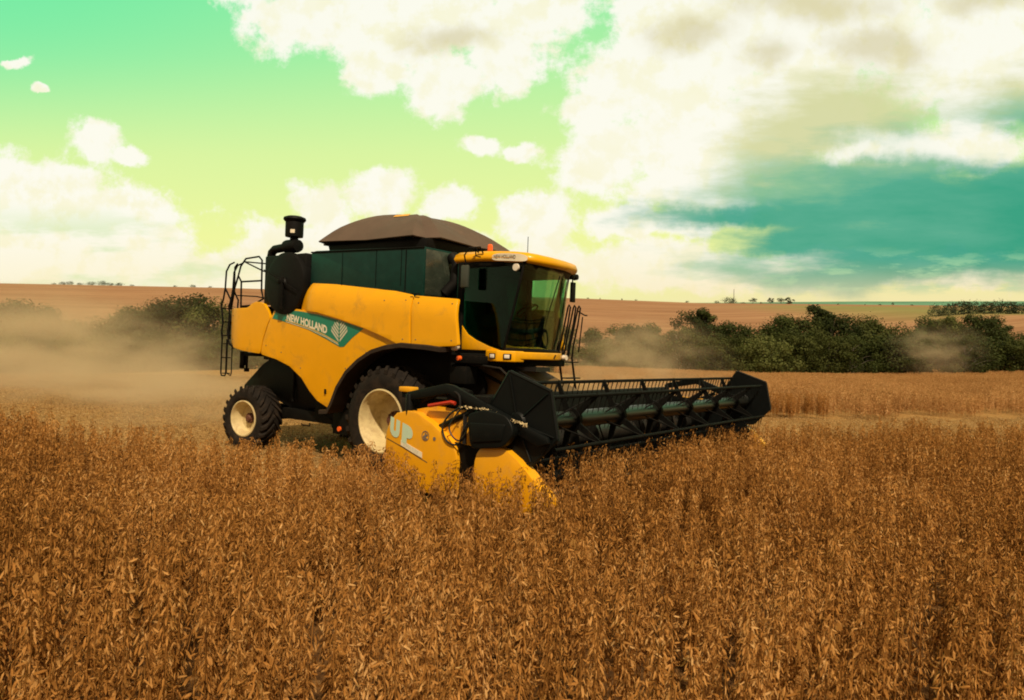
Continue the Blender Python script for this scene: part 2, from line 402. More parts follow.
o_ = T.new('ShaderNodeOutputMaterial'); T.l.new(b.outputs[0], o_.inputs[0]); me.materials.append(m)

# distant plain and low hills on the horizon
hb = MB(); HN = 160; rows = []
for j, (d, zb) in enumerate(((2600, 0), (3400, 1), (5200, .9))):
    for i in range(HN + 1):
        u = -1.4 + 2.8 * i / HN; x = u * d
        h = 2.87 + (13 + 3.0 * mnoise.noise(Vector((u * 4, d * .001, 0))) + 1.0 * mnoise.noise(Vector((u * 19, 3, 0)))) * zb * (.35 + .65 * float(sstep(u, .2, .5))) if j else -30
        hb.v.append((x, d, h))
for j in range(2):
    for i in range(HN):
        a = j * (HN + 1) + i; hb.f.append((a, a + 1, a + HN + 2, a + HN + 1))
mat('far_hill_haze', (.11, .25, .165), .95, spec=.05, var=.35, vscale=.004)  # pale teal haze put into the hills' colour
hl = hb.build('hills', 'far_hill_haze'); tag(hl, 'blue green distant hills along the right horizon', 'hills', kind='structure')

# ------------------------------------------------------------------ soy crop
def leafmat(name, stops, rough=.75, trans=.35, attr='tint', orand=.16):
    m = bpy.data.materials.new(name); m.use_nodes = True; m.node_tree.nodes.clear(); T = NT(m.node_tree)
    a = T.new('ShaderNodeAttribute', attribute_name=attr)
    oi = T.new('ShaderNodeObjectInfo').outputs['Random']
    pos = T.new('ShaderNodeNewGeometry').outputs['Position']
    pn = T.noise(pos, .35, 3, .5)
    f = T.m('ADD', a.outputs['Fac'], T.m('ADD', T.m('MULTIPLY', T.m('SUBTRACT', oi, .5), orand), T.m('MULTIPLY', T.m('SUBTRACT', pn, .5), .5)), clamp=True)
    c = T.ramp(f, stops)
    b = T.new('ShaderNodeBsdfPrincipled'); T.put(b.inputs['Base Color'], c); b.inputs['Roughness'].default_value = rough; b.inputs['Specular IOR Level'].default_value = .08
    tl = T.new('ShaderNodeBsdfTranslucent'); T.put(tl.inputs[0], c)
    mx = T.new('ShaderNodeMixShader'); mx.inputs[0].default_value = trans; T.l.new(b.outputs[0], mx.inputs[1]); T.l.new(tl.outputs[0], mx.inputs[2])
    o = T.new('ShaderNodeOutputMaterial'); T.l.new(mx.outputs[0], o.inputs[0]); MATS[name] = m; return m
leafmat('soy_pods', [(0.0, (.030, .012, .004)), (.25, (.20, .086, .019)), (.5, (.47, .220, .052)), (.75, (.62, .340, .108)), (1.0, (.74, .48, .20))])
leafmat('soy_pods_far_lit', [(0.0, (.22, .11, .035)), (.3, (.46, .25, .09)), (.6, (.64, .38, .15)), (1.0, (.76, .52, .25))])  # lighter copy of the pods: top light put into the far crop's colour
leafmat('straw', [(0.0, (.14, .08, .03)), (.4, (.34, .21, .08)), (.75, (.52, .36, .16)), (1.0, (.66, .50, .26))], trans=.15)

class Bulk:
    def __init__(s): s.v = []; s.f = []; s.t = []
    def pod(s, p, d, side, L_, W_, tint):
        d = d.normalized(); side = side.normalized(); up = d.cross(side)
        k = len(s.v)
        bend = up * (L_ * .10)
        s.v += [p, p + d * L_ * .32 + side * W_ * .5 + bend, p + d * L_ * .36 + up * W_ * .32 + bend, p + d * L_ * .32 - side * W_ * .5 + bend,
                p + d * L_ * .74 + side * W_ * .42 + bend * .8, p + d * L_ * .74 - side * W_ * .42 + bend * .8, p + d * L_]
        fs = [(0, 1, 2), (0, 2, 3), (0, 3, 1), (1, 4, 2), (2, 4, 5), (2, 5, 3), (1, 3, 5), (1, 5, 4), (4, 6, 5)]
        for f in fs: s.f.append(tuple(i + k for i in f)); s.t.append(tint)
    def stick(s, p, q, r0, r1, tint):
        k = len(s.v); d = (q - p).normalized(); a = d.orthogonal().normalized(); b_ = d.cross(a)
        for c, r_ in ((p, r0), (q, r1)):
            for j in range(3):
                an = j * 2.094; s.v.append(c + (a * math.cos(an) + b_ * math.sin(an)) * r_)
        for j in range(3): s.f.append((k + j, k + (j + 1) % 3, k + 3 + (j + 1) % 3, k + 3 + j)); s.t.append(tint)
    def quad(s, p, a, b_, tint):
        k = len(s.v); s.v += [p - a - b_, p + a - b_, p + a * .6 + b_, p - a * .6 + b_]; s.f.append((k, k + 1, k + 2, k + 3)); s.t.append(tint)
    def mesh(s, name, m):
        me = bpy.data.meshes.new(name); me.from_pydata([tuple(p) for p in s.v], [], s.f)
        at = me.attributes.new('tint', 'FLOAT', 'FACE'); at.data.foreach_set('value', s.t)
        me.materials.append(MATS[m]); return me
def rv(): 
    a = random.uniform(0, 2 * math.pi); return Vector((math.cos(a), math.sin(a), 0))
def soy_plant(B, x, y, h, lod=0):
    base = Vector((x, y, 0)); lean = rv() * random.uniform(0, .12); pt = random.gauss(.52, .10)
    def axis(p0, p1, r, podn, hz0):
        B.stick(p0, p1, r, r * .5, random.uniform(.25, .55))
        Ln = (p1 - p0).length; n = max(2, int(Ln / (.036 if lod == 0 else .085)))
        for i in range(n):
            t = (i + .6) / n; p = p0.lerp(p1, t)
            if p.z < hz0: continue
            for k in range(random.choice(podn)):
                out = rv(); vz = random.uniform(-1.3, .6)
                d = out * random.uniform(.55, 1.0) + Vector((0, 0, vz))
                q = p + out * .008
                dd = d.normalized()
                if random.random() < .68: dd = (out * random.uniform(.3, .75) + Vector((0, 0, -1))).normalized(); q = p + out * random.uniform(.01, .035)
                L_ = random.uniform(.032, .055) * (1.0 if lod == 0 else 1.6); W_ = L_ * random.uniform(.18, .25)
                hh = p.z / h
                B.pod(q, dd, dd.cross(rv() + Vector((0, 0, .2))), L_, W_, min(1, max(0, random.gauss(pt, .15))))
    top = base + lean + Vector((0, 0, h))
    axis(base, top, .0045, (4, 5, 6), .20)
    for _ in range(random.choice((1, 2, 3))):
        z0 = random.uniform(.12, .35) * h; p0 = base.lerp(top, z0 / h); o = rv()
        p1 = p0 + o * random.uniform(.04, .10) + Vector((0, 0, random.uniform(.35, .62) * h))
        axis(p0, p1, .0035, (3, 4, 4), .2)
    # a few withered leaves and petioles
    for _ in range(random.choice((0, 0, 1))):
        p = base.lerp(top, random.uniform(.45, .95)) + rv() * random.uniform(.02, .09)
        a = (rv() + Vector((0, 0, random.uniform(-.8, .3)))).normalized() * random.uniform(.010, .020); b_ = a.cross(rv()).normalized() * random.uniform(.015, .03)
        B.quad(p, a, b_, random.uniform(.2, .7))
def crop_patch(wx, wy, per_m2, lod=0, hmul=1.0):
    B = Bulk(); n = int(wx * wy * per_m2)
    rows = max(1, round(wy / .45))
    for i in range(n):
        ry = (i % rows + .5) / rows * wy - wy / 2
        soy_plant(B, random.uniform(-wx / 2, wx / 2), ry + random.gauss(0, .17), min(1.06, max(.80, random.gauss(.94, .055))) * hmul, lod)
    return B
def template(meshes, cname):
    c = bpy.data.collections.new(cname)
    for i, me in enumerate(meshes):
        o = bpy.data.objects.new(f'{cname}_{i:02d}', me); c.objects.link(o)
    return c
def scatter(name, pts, rots, scales, ids, coll, label, cat):
    """one stuff object whose points each carry one clump of the collection"""
    me = bpy.data.meshes.new(name); me.from_pydata([tuple(p) for p in pts], [], [])
    n = len(pts)
    a = me.attributes.new('rot', 'FLOAT_VECTOR', 'POINT'); a.data.foreach_set('vector', np.asarray(rots, np.float32).ravel())
    a = me.attributes.new('scl', 'FLOAT_VECTOR', 'POINT'); a.data.foreach_set('vector', np.asarray(scales, np.float32).ravel())
    a = me.attributes.new('idx', 'INT', 'POINT'); a.data.foreach_set('value', np.asarray(ids, np.int32))
    o = bpy.data.objects.new(name, me); COL.objects.link(o); tag(o, label, cat, kind='stuff')
    g = bpy.data.node_groups.new(name + '_scatter', 'GeometryNodeTree')
    g.interface.new_socket('Geometry', in_out='INPUT', socket_type='NodeSocketGeometry'); g.interface.new_socket('Geometry', in_out='OUTPUT', socket_type='NodeSocketGeometry')
    gi = g.nodes.new('NodeGroupInput'); go = g.nodes.new('NodeGroupOutput')
    m2p = g.nodes.new('GeometryNodeMeshToPoints'); iop = g.nodes.new('GeometryNodeInstanceOnPoints')
    ci = g.nodes.new('GeometryNodeCollectionInfo'); ci.inputs['Collection'].default_value = coll; ci.inputs['Separate Children'].default_value = True; ci.inputs['Reset Children'].default_value = True
    def named(nm, ty):
        q = g.nodes.new('GeometryNodeInputNamedAttribute'); q.data_type = ty; q.inputs['Name'].default_value = nm; return q.outputs[0]
    g.links.new(gi.outputs[0], m2p.inputs[0]); g.links.new(m2p.outputs[0], iop.inputs['Points']); g.links.new(ci.outputs[0], iop.inputs['Instance'])
    iop.inputs['Pick Instance'].default_value = True
    g.links.new(named('idx', 'INT'), iop.inputs['Instance Index']); g.links.new(named('rot', 'FLOAT_VECTOR'), iop.inputs['Rotation']); g.links.new(named('scl', 'FLOAT_VECTOR'), iop.inputs['Scale'])
    g.links.new(iop.outputs[0], go.inputs[0])
    md = o.modifiers.new('scatter', 'NODES'); md.node_group = g
    return o
HEAD = math.atan2(-.6, .8)
near_c = template([crop_patch(.9, .9, 32, 0).mesh(f'soy_patch_{i}', 'soy_pods') for i in range(7)], 'soy_near')
far_c = template([crop_patch(2.7, 2.7, 13, 1, 1.0).mesh(f'soy_far_{i}', 'soy_pods_far_lit') for i in range(4)], 'soy_far')
def stub_patch(wx, wy):
    B = Bulk()
    for i in range(int(wx * wy * 16)):
        x = random.uniform(-wx / 2, wx / 2); y = (random.randrange(round(wy / .45)) + .5) * .45 - wy / 2 + random.gauss(0, .05)
        h = random.uniform(.04, .14); B.stick(Vector((x, y, 0)), Vector((x, y, 0)) + rv() * .03 + Vector((0, 0, h)), .004, .0035, random.uniform(.2, .8))
    for i in range(int(wx * wy * 230)):
        p = Vector((random.uniform(-wx / 2, wx / 2), random.uniform(-wy / 2, wy / 2), random.uniform(.005, .075)))
        d = rv() * random.uniform(.03, .11) + Vector((0, 0, random.uniform(-.03, .05)))
        if random.random() < .5: B.stick(p, p + d, .003, .002, random.random())
        else: B.pod(p, d, d.cross(Vector((0, 0, 1))), random.uniform(.03, .07), .016, random.random())
    return B
stub_c = template([stub_patch(1.8, 1.8).mesh(f'stubble_patch_{i}', 'straw') for i in range(4)], 'stubble_bits')

def pdist(x, y, a, b):   # signed side of line a->b (positive = left)
    return ((b[0] - a[0]) * (y - a[1]) - (b[1] - a[1]) * (x - a[0])) / math.hypot(b[0] - a[0], b[1] - a[1])
def edge_y(lx_): return -3.84 - .29 * max(0.0, 1.6 - lx_)
def fr0(x, y): return pdist(x, y, *STRIP) < .3 or x < 3
def zone_at(x, y, half=.45):
    """1 standing crop, 0 stubble; half = half width of the clump that would stand there"""
    lx_, ly_ = to_local(x, y)
    jit = .25 * mnoise.noise(Vector((x * .8, y * .8, 0)))
    if ly_ < edge_y(lx_) - half + .12: return 1 if fr0(x, y) else -1
    fr = pdist(x, y, *STRIP) + jit
    if fr < 0 and lx_ > 4.10 + half and ly_ > edge_y(lx_) - half: return 1
    bk = pdist(x, y, (9.49, 25.3), (22.5, 30.4)) + jit
    if bk > half and x > 6.5: return 1
    if fr < half and lx_ > 3.95 - half: return -1
    if ly_ < edge_y(lx_) + half: return -1
    return 0
def grid_pts(step, ymin, ymax, umax, want, extra=1.5, half=.45):
    """clump centres on a grid laid along the drilled rows"""
    out = []; n = int(ymax * 1.7 / step)
    x0, y0 = (4.12 + half, -3.84 - half) if want == 1 else (0, 0)
    for i in range(-n, n + 1):
        for j in range(-n, n + 1):
            lx_, ly_ = x0 + i * step, y0 + j * step
            if want == 1 and half < 1: ly_ -= .29 * max(0.0, 1.6 - lx_)
            x, y = Org.x + .8 * lx_ + .6 * ly_, Org.y - .6 * lx_ + .8 * ly_
            if y < ymin or y >= ymax or abs(x) > umax * max(y, 0) + extra: continue
            if zone_at(x, y, half) != want: continue
            out.append((x, y))
    return out
def slope_rot(rz):
    q = Nv.to_track_quat('Z', 'Y').to_matrix(); 
    return rz
def put(name, pts, coll, nvar, label, cat, flip=True, sjit=.1, zoff=0):
    P_, Rr, S_, I_ = [], [], [], []
    nrm = Vector((0, 0, 1)).rotation_difference(Nv).to_matrix()
    for x, y in pts:
        P_.append((x, y, tz(x, y) + zoff))
        rot = nrm @ Matrix.Rotation(HEAD + (math.pi if random.random() < .5 else 0), 3, 'Z')
        Rr.append(tuple(rot.to_euler())); s_ = random.uniform(1 - sjit, 1 + sjit)
        hv = 1 + .12 * mnoise.noise(Vector((x * .35, y * .35, 5)))
        S_.append((1.0 * (1 if random.random() < .5 else 1), 1.0, s_ * hv)); I_.append(random.randrange(nvar))
    return scatter(name, P_, Rr, S_, I_, coll, label, cat)
p1 = [(x, y) for x, y in grid_pts(.9, .6, 27.5, .80, 1, 2.2)]
p2 = [(x, y) for x, y in grid_pts(2.7, 27.5, 108, .85, 1, 1.5, 1.3)]
put('soybean_crop', p1, near_c, 7, 'ripe brown soybean plants standing thick in the foreground', 'crop')
put('soybean_crop', p2, far_c, 4, 'ripe soybeans standing far off before the creek trees', 'crop')
p3 = grid_pts(1.8, 7, 46, .80, 0, 2, .9)
put('stubble', p3, stub_c, 4, 'pale cut straw and stubble behind the harvester', 'stubble')
print('patches', len(p1), len(p2), len(p3))

# ------------------------------------------------------------------ combine harvester
HV = empty('combine_harvester')
HV.matrix_world = Matrix(((Fv.x, Lv.x, Nv.x, Org.x), (Fv.y, Lv.y, Nv.y, Org.y), (Fv.z, Lv.z, Nv.z, Org.z), (0, 0, 0, 1)))
tag(HV, 'yellow combine harvester with dark green grain tank and wide black reel cutting soybeans', 'combine harvester')

def yside(X, Z, lift=0.0):
    """outer skin of the moulded right flank"""
    y = -1.50
    if Z < 2.7: y += .11 * ((2.7 - Z) / 1.7) ** 2
    if X < -4.5: y += .45 * (-4.5 - X) ** 2
    return y - lift
def yupper(X, Z, lift=0.0):
    zt = 3.31 - .10 * max(0, X + 2.3)
    y = -1.545
    t = max(0, Z - (zt - .34)); y += .75 * t * t
    if X < -2.2: y += .3 * (-2.2 - X)
    return y - lift
def skin(name, poly, fn, m, thick=.05, parent=None, step=.11, bevel=.018, mirror=False, lift=0.0, label=None):
    """flank panel: outline in (X,Z), subdivided so that it takes the curvature, with a folded-in rim"""
    bm = bmesh.new(); vs = [bm.verts.new((a, 0, b)) for a, b in poly]; bm.faces.new(vs)
    x0, x1 = min(p[0] for p in poly), max(p[0] for p in poly); z0, z1 = min(p[1] for p in poly), max(p[1] for p in poly)
    x = x0 + step
    while x < x1:
        bmesh.ops.bisect_plane(bm, geom=bm.verts[:] + bm.edges[:] + bm.faces[:], plane_co=(x, 0, 0), plane_no=(1, 0, 0)); x += step
    z = z0 + step
    while z < z1:
        bmesh.ops.bisect_plane(bm, geom=bm.verts[:] + bm.edges[:] + bm.faces[:], plane_co=(0, 0, z), plane_no=(0, 0, 1)); z += step
    front = bm.faces[:]
    r = bmesh.ops.extrude_face_region(bm, geom=front)
    newv = [e for e in r['geom'] if isinstance(e, bmesh.types.BMVert)]
    nv = set(newv)
    for v in bm.verts:
        y = fn(v.co.x, v.co.z, lift); v.co.y = y + (thick if v in nv else 0)
    bmesh.ops.recalc_face_normals(bm, faces=bm.faces[:])
    if bevel:
        ed = [e for e in bm.edges if len(e.link_faces) == 2 and e.calc_face_angle(0) > R(50) and all(v not in nv for v in e.verts)]
        bmesh.ops.bevel(bm, geom=ed, offset=bevel, segments=3, profile=.5, affect='EDGES', clamp_overlap=True)
    if mirror:
        for v in bm.verts: v.co.y = -v.co.y
        bmesh.ops.reverse_faces(bm, faces=bm.faces[:])
    me = bpy.data.meshes.new(name); bm.to_mesh(me); bm.free(); me.materials.append(MATS[m])
    for p in me.polygons: p.use_smooth = True
    me.set_sharp_from_angle(angle=R(50))
    o = bpy.data.objects.new(name, me); COL.objects.link(o); o.parent = parent or HV
    if label: o['label'] = label
    return o
def fillet(poly, r=.05, n=3, skip=()):
    """round the corners of an outline"""
    out = []; K = len(poly)
    for i, p in enumerate(poly):
        a, b = Vector(poly[i - 1]), Vector(poly[(i + 1) % K]); p = Vector(p)
        da, db = (a - p), (b - p); ang = da.angle(db)
        if ang > R(150) or i in skip: out.append(tuple(p)); continue
        rr = min(r, da.length * .45, db.length * .45); s = p + da.normalized() * rr; e = p + db.normalized() * rr
        for k in range(n + 1):
            t = k / n; out.append(tuple(s * (1 - t) ** 2 + p * 2 * t * (1 - t) + e * t * t))
    return out

LOWER = [(-3.33, 2.83), (-2.63, 2.82), (-1.99, 2.74), (-1.36, 2.63), (-0.71, 2.48), (-0.17, 2.33), (0.3, 2.17), (0.2, 2.21), (-0.09, 2.18), (-0.4, 2.09), (-0.73, 1.94), (-1.03, 1.71), (-1.26, 1.43), (-1.44, 1.13), (-1.57, 1.01), (-1.77, 1.01), (-2.04, 1.11), (-2.26, 1.28), (-2.48, 1.51), (-2.84, 1.72), (-3.27, 1.84), (-3.78, 1.92), (-3.69, 2.21), (-3.54, 2.51), (-3.45, 2.65)]
LOWER[6:8] = [(0.28, 2.19)]
UPPER = [(-2.26, 3.31), (-1.37, 3.26), (-0.32, 3.17), (0.43, 3.04), (0.47, 2.19), (0.32, 2.17), (-0.15, 2.33), (-0.68, 2.48), (-1.33, 2.63), (-1.96, 2.75), (-2.6, 2.81), (-2.49, 2.99), (-2.38, 3.18)]
FRONT = [(0.465, 3.03), (1.4, 2.96), (1.52, 2.22), (0.93, 2.19), (0.66, 2.17), (0.505, 2.18)]
HOOD = [(-5.13, 2.84), (-4.26, 2.86), (-4.13, 2.94), (-3.98, 2.98), (-3.85, 2.97), (-3.71, 2.93), (-3.57, 2.81), (-3.48, 2.65), (-3.57, 2.51), (-3.72, 2.21), (-3.81, 1.93), (-4.38, 1.97), (-4.85, 2.03), (-5.10, 2.18), (-5.17, 2.5)]
for mir in (False, True):
    skin('side_shield', fillet(LOWER, .06), yside, 'yellow_paint', mirror=mir)
    skin('upper_shield', fillet(UPPER, .05), yupper, 'yellow_paint', mirror=mir, thick=.07)
    skin('front_shield', fillet(FRONT, .04), yupper, 'yellow_paint', mirror=mir, thick=.06)
    skin('rear_shield', fillet(HOOD, .06), yside, 'yellow_paint', mirror=mir, thick=.06)
# rear hood closing the back between the flanks
h = MB(); h.prism([(-5.10, 2.18), (-5.13, 2.5), (-5.08, 2.80), (-4.2, 2.82), (-4.2, 2.1)], -1.25, 1.25); h.build('rear_hood', 'yellow_paint', HV, bevel=.05, seg=3)
# decal band, lettering, stripes, leaf emblem
DEC = [(-3.40, 2.64), (-3.30, 2.78), (-2.61, 2.785), (-1.97, 2.715), (-1.34, 2.605), (-0.72, 2.465), (-1.0, 2.31), (-1.23, 2.14), (-1.34, 2.13), (-1.74, 2.27), (-2.25, 2.43), (-2.81, 2.55)]
decal = skin('decal_panel', DEC, yside, 'decal_green', thick=.004, bevel=0, lift=.005, label='green decal band with white lettering and a leaf emblem')
def stripe(name, pts, wdt, m, lift, parent):
    top = [(x, z + wdt / 2) for x, z in pts]; bot = [(x, z - wdt / 2) for x, z in pts][::-1]
    return skin(name, top + bot, yside, m, thick=.002, bevel=0, lift=lift, parent=parent)
CUR = [(-2.95, 2.575), (-2.25, 2.445), (-1.74, 2.30), (-1.37, 2.165)]
stripe('pinstripe', [(x - .02, z + .034) for x, z in CUR], .020, 'decal_gold', .0085, decal)
stripe('pinstripe', [(x, z + .002) for x, z in CUR], .010, 'decal_white', .0085, decal)
def text_mesh(name, s, size, fn, m, parent, bold=.0, sx_=1.0, spacing=1.0, label=None):
    cu = bpy.data.curves.new(name, 'FONT'); cu.body = s; cu.size = size; cu.offset = bold; cu.space_character = spacing; cu.extrude = 0; cu.resolution_u = 3
    t = bpy.data.objects.new(name, cu); COL.objects.link(t)
    bpy.context.view_layer.update(); dg = bpy.context.evaluated_depsgraph_get()
    me = bpy.data.meshes.new_from_object(t.evaluated_get(dg)); bpy.data.objects.remove(t); bpy.data.curves.remove(cu)
    bm = bmesh.new(); bm.from_mesh(me); bmesh.ops.triangulate(bm, faces=bm.faces[:])
    for v in bm.verts: v.co = Vector(fn(v.co.x * sx_, v.co.y))
    bm.to_mesh(me); bm.free(); me.name = name; me.materials.clear(); me.materials.append(MATS[m])
    o = bpy.data.objects.new(name, me); COL.objects.link(o); o.parent = parent
    if label: o['label'] = label
    return o
def decal_map(x, y):
    # baseline follows the band's lower edge
    X = -2.93 + x; t = (X + 2.93) / 1.35
    zb = 2.600 - .20 * t - .065 * t * t
    return (X, yside(X, zb + y, .0085), zb + y)
text_mesh('lettering', 'NEW HOLLAND', .195, decal_map, 'decal_white', decal, bold=.008, sx_=.86)
# leaf emblem: chevron blades in a rounded outline
lf = MB()
cx, cz, rx_, rz_ = -1.36, 2.42, .235, .205
for sgn in (-1, 1):
    for k in range(6):
        z0 = cz - .20 + k * .068
        a = [(.012, z0), (.012, z0 + .045)]
        xo = rx_ * .95
        pl_ = [(sgn * .014, z0), (sgn * .014, z0 + .046), (sgn * xo, z0 + .046 + xo * .85), (sgn * xo, z0 + xo * .85)]
        pl_ = [(min(max(q[0], -xo), xo), q[1]) for q in pl_]
        # clip to the ellipse by shrinking outer end
        while ((pl_[2][0] / rx_) ** 2 + ((pl_[2][1] - cz) / rz_) ** 2) > 1.0 and abs(pl_[2][0]) > .03:
            f_ = .93; pl_[2] = (pl_[2][0] * f_, pl_[1][1] + abs(pl_[2][0] * f_) * .85); pl_[3] = (pl_[3][0] * f_, pl_[0][1] + abs(pl_[3][0] * f_) * .85)
        vs = [(cx + q[0], yside(cx + q[0], q[1], .0085), q[1]) for q in pl_]
        lf.add(vs, [(0, 1, 2, 3)])
lf.build('leaf_emblem', 'decal_grey', decal)
# small latch and keyhole on the side shield
MB().box((-1.78, -1.43, 1.30), (.05, .03, .09)).build('latch', 'black_plastic', HV, bevel=.008)

for X_, Z_, f_ in ((-.2, 2.95, yupper), (.30, 2.95, yupper), (.30, 2.30, yupper), (-3.60, 2.10, yside), (-3.1, 1.98, yside), (-2.5, 1.70, yside), (-1.62, 1.12, yside), (-1.2, 1.75, yside), (-.65, 2.05, yside), (.60, 2.9, yupper), (.60, 2.3, yupper), (1.38, 2.3, yupper), (1.32, 2.88, yupper), (-4.9, 2.7, yside), (-4.9, 2.2, yside)):
    b = MB().lathe([(0, -.006), (.012, -.004), (.014, .004)], (X_, f_(X_, Z_), Z_), n=10); b.build('bolt_head', 'steel_worn', HV)

b = MB(); b.box((.50, -1.30, 3.03), (.09, .10, .05)); b.tube([(.40, -1.50, 3.06), (.62, -1.50, 3.045)], .012, 6); b.build('shield_hinge', 'black_frame', HV, bevel=.008)
# fender lip over the drive wheel
FEN = [(1.25, 2.16), (.9, 2.19), (.6, 2.2), (0.35, 2.21), (-0.03, 2.16), (-0.35, 2.08), (-0.67, 1.92), (-0.97, 1.7), (-1.2, 1.42), (-1.35, 1.12), (-1.45, 0.97), (-1.66, 0.95)]
for sg in (-1, 1):
    b = MB(); K = len(FEN); sec = [(-.045, 1.66), (.02, 1.66), (.035, 1.62), (.02, 1.3), (-.03, 1.3), (-.045, 1.62)]
    for i, (x, z) in enumerate(FEN):
        p, q = FEN[max(0, i - 1)], FEN[min(K - 1, i + 1)]; t = Vector((q[0] - p[0], q[1] - p[1])).normalized(); nn = Vector((t.y, -t.x))
        if nn.y < 0 and i < 9: nn = -nn
        nn = Vector((-t.y, t.x)) if (Vector((-t.y, t.x)).dot(Vector((x, z - .92))) > 0) else Vector((t.y, -t.x))
        for d, y in sec: b.v.append((x + nn.x * d, sg * y, z + nn.y * d))
    n6 = len(sec)
    for i in range(K - 1):
        for k in range(n6): b.f.append((i * n6 + k, i * n6 + (k + 1) % n6, (i + 1) * n6 + (k + 1) % n6, (i + 1) * n6 + k))
    b.f.append(tuple(range(n6))); b.f.append(tuple((K - 1) * n6 + k for k in range(n6)))
    b.build('fender', 'fender_rubber', HV, smooth=50)

# chassis: threshing body, undercarriage, rear chopper hood
b = MB()
b.prism([(-3.6, 1.75), (-2.3, 1.2), (-1.5, .95), (.9, 1.0), (1.0, 1.5), (1.0, 2.9), (-4.1, 2.9), (-4.1, 2.1)], -1.08, 1.08)
b.bb(-1.7, .98, -1.36, 1.36, 2.2, 2.95)
b.build('chassis', 'black_frame', HV, bevel=.02)
b = MB(); b.prism([(-5.05, 1.06), (-5.07, 1.22), (-4.41, 1.70), (-3.9, 1.95), (-2.9, 1.7), (-2.45, 1.35), (-2.35, .95), (-3.2, .80), (-4.3, 1.1)], -1.02, 1.02)
b.build('straw_hood', 'black_plastic', HV, bevel=.03)
b = MB()   # sill beams, axle beam, boxes and brackets
b.tube([(0, -.95, .92), (0, .95, .92)], .13, 14); b.bb(-.35, .45, -.75, .75, .75, 1.25)
b.build('drive_axle', 'black_frame', HV, bevel=.015)
b = MB(); b.tube([(-4.18, -1.15, .62), (-4.18, 1.15, .62)], .085, 12); b.bb(-4.35, -4.0, -.8, .8, .6, .86); b.tube([(-3.9, -.5, .7), (-3.95, -1.1, .62)], .035); b.tube([(-3.9, .5, .7), (-3.95, 1.1, .62)], .035)
b.tube([(-3.9, -.6, .75), (-1.2, -.6, .85)], .07); b.tube([(-3.9, .6, .75), (-1.2, .6, .85)], .07)
b.build('steering_axle', 'black_frame', HV, bevel=.015)
b = MB(); b.bb(-3.45, -1.35, -1.16, -.9, .66, .86); b.bb(-1.75, -1.2, -1.25, -.85, .52, 1.0); b.bb(-2.35, -2.0, -1.2, -.9, .86, 1.25)
b.tube([(-2.5, -1.12, 1.4), (-2.35, -1.14, .9), (-1.9, -1.16, .75)], .022); b.tube([(-3.3, -1.0, 1.7), (-3.2, -1.1, 1.0)], .03)
b.tube([(-2.75, -1.2, .62), (-2.75, -1.2, .58), (-2.5, -1.2, .58), (-2.5, -1.2, .64)], .012); b.build('frame_rail', 'black_frame', HV, bevel=.012)
MB().lathe([(.0, -1.28), (.045, -1.28), (.05, -1.2)], (-1.55, 0, .62), n=12).build('side_reflector', 'orange_lens', HV)

# wheels
def wheel(cx_, cz_, Rt, Wd, Rr, yo, sg, lugs, deep, steer=0.0):
    yo_ = yo
    W_ = empty('wheel'); W_.parent = HV; W_.location = (cx_, sg * (yo_ - Wd / 2), cz_); W_.rotation_euler = (0, 0, steer if sg < 0 else steer + math.pi)
    h = Wd / 2; rb = Rt - .034
    prof = [(Rr, -h + .07), (Rr + .03, -h + .015), (Rr + (rb - Rr) * .35, -h - .012), (Rr + (rb - Rr) * .7, -h + .005), (rb - .05, -h + .05), (rb - .01, -h + .13), (rb, 0)]
    prof = prof + [(r_, -y) for r_, y in prof[::-1][1:]]
    ty = MB().lathe(prof, (0, 0, 0), n=72, closed=True)
    for k in range(lugs):      # chevron tread bars
        for s2 in (-1, 1):
            a0 = 2 * math.pi * (k + (.5 if s2 > 0 else 0)) / lugs
            pts = []
            for j in range(5):
                t = j / 4; y = s2 * (h * 1.0 - t * h * 1.02); an = a0 + t * .30 * (.92 / Rt)
                ro = Rt if j > 0 else Rt - .06; ri = rb - .05 if j > 0 else rb - .10
                hw = .030 / Rt + (.012 if j == 0 else 0)
                for rr_, da in ((ri, -hw * 1.3), (ri, hw * 1.3), (ro, hw), (ro, -hw)):
                    pts.append((rr_ * math.cos(an + da), y, rr_ * math.sin(an + da)))
            fs = []
            for j in range(4):
                for q in range(4): fs.append((j * 4 + q, j * 4 + (q + 1) % 4, (j + 1) * 4 + (q + 1) % 4, (j + 1) * 4 + q))
            fs += [(0, 1, 2, 3), (19, 18, 17, 16)]
            ty.add(pts, fs)
    ty.build('tyre', 'tyre_rubber', W_, smooth=40)
    e = Rr
    dd = deep
    rim = MB().lathe([(e + .012, -h + .05), (e + .016, -h + .008), (e - .008, -h + .0), (e - .028, -h + .03), (e - .032, -h + .09), (e - .055, -h + .12), (e - .065, -h + dd * .75), (e - .085, -h + dd), (e * .55, -h + dd * 1.05), (e * .30, -h + dd * .94), (.05, -h + dd * .94)], (0, 0, 0), n=64, caps=False)
    rim.lathe([(e + .012, h - .05), (e - .02, h - .01), (e - .05, h - .10), (e - .085, -h + dd + .02), (e * .5, -h + dd * 1.05 + .03)], (0, 0, 0), n=64, caps=False)
    rim.build('rim', 'cream_rim', W_, smooth=40)
    hub = MB().lathe([(e * .30, -h + dd * .95), (e * .29, -h + dd * .80), (e * .20, -h + dd * .76), (e * .15, -h + dd * .55), (.0, -h + dd * .53)], (0, 0, 0), n=28, caps=False)
    for k in range(10):
        a = k * math.pi / 5; hub.lathe([(.018, -h + dd * .72), (.018, -h + dd * .9)], (e * .25 * math.cos(a), 0, e * .25 * math.sin(a)), n=8)
    hub.build('hub', 'hub_brown', W_, smooth=40)
    return W_
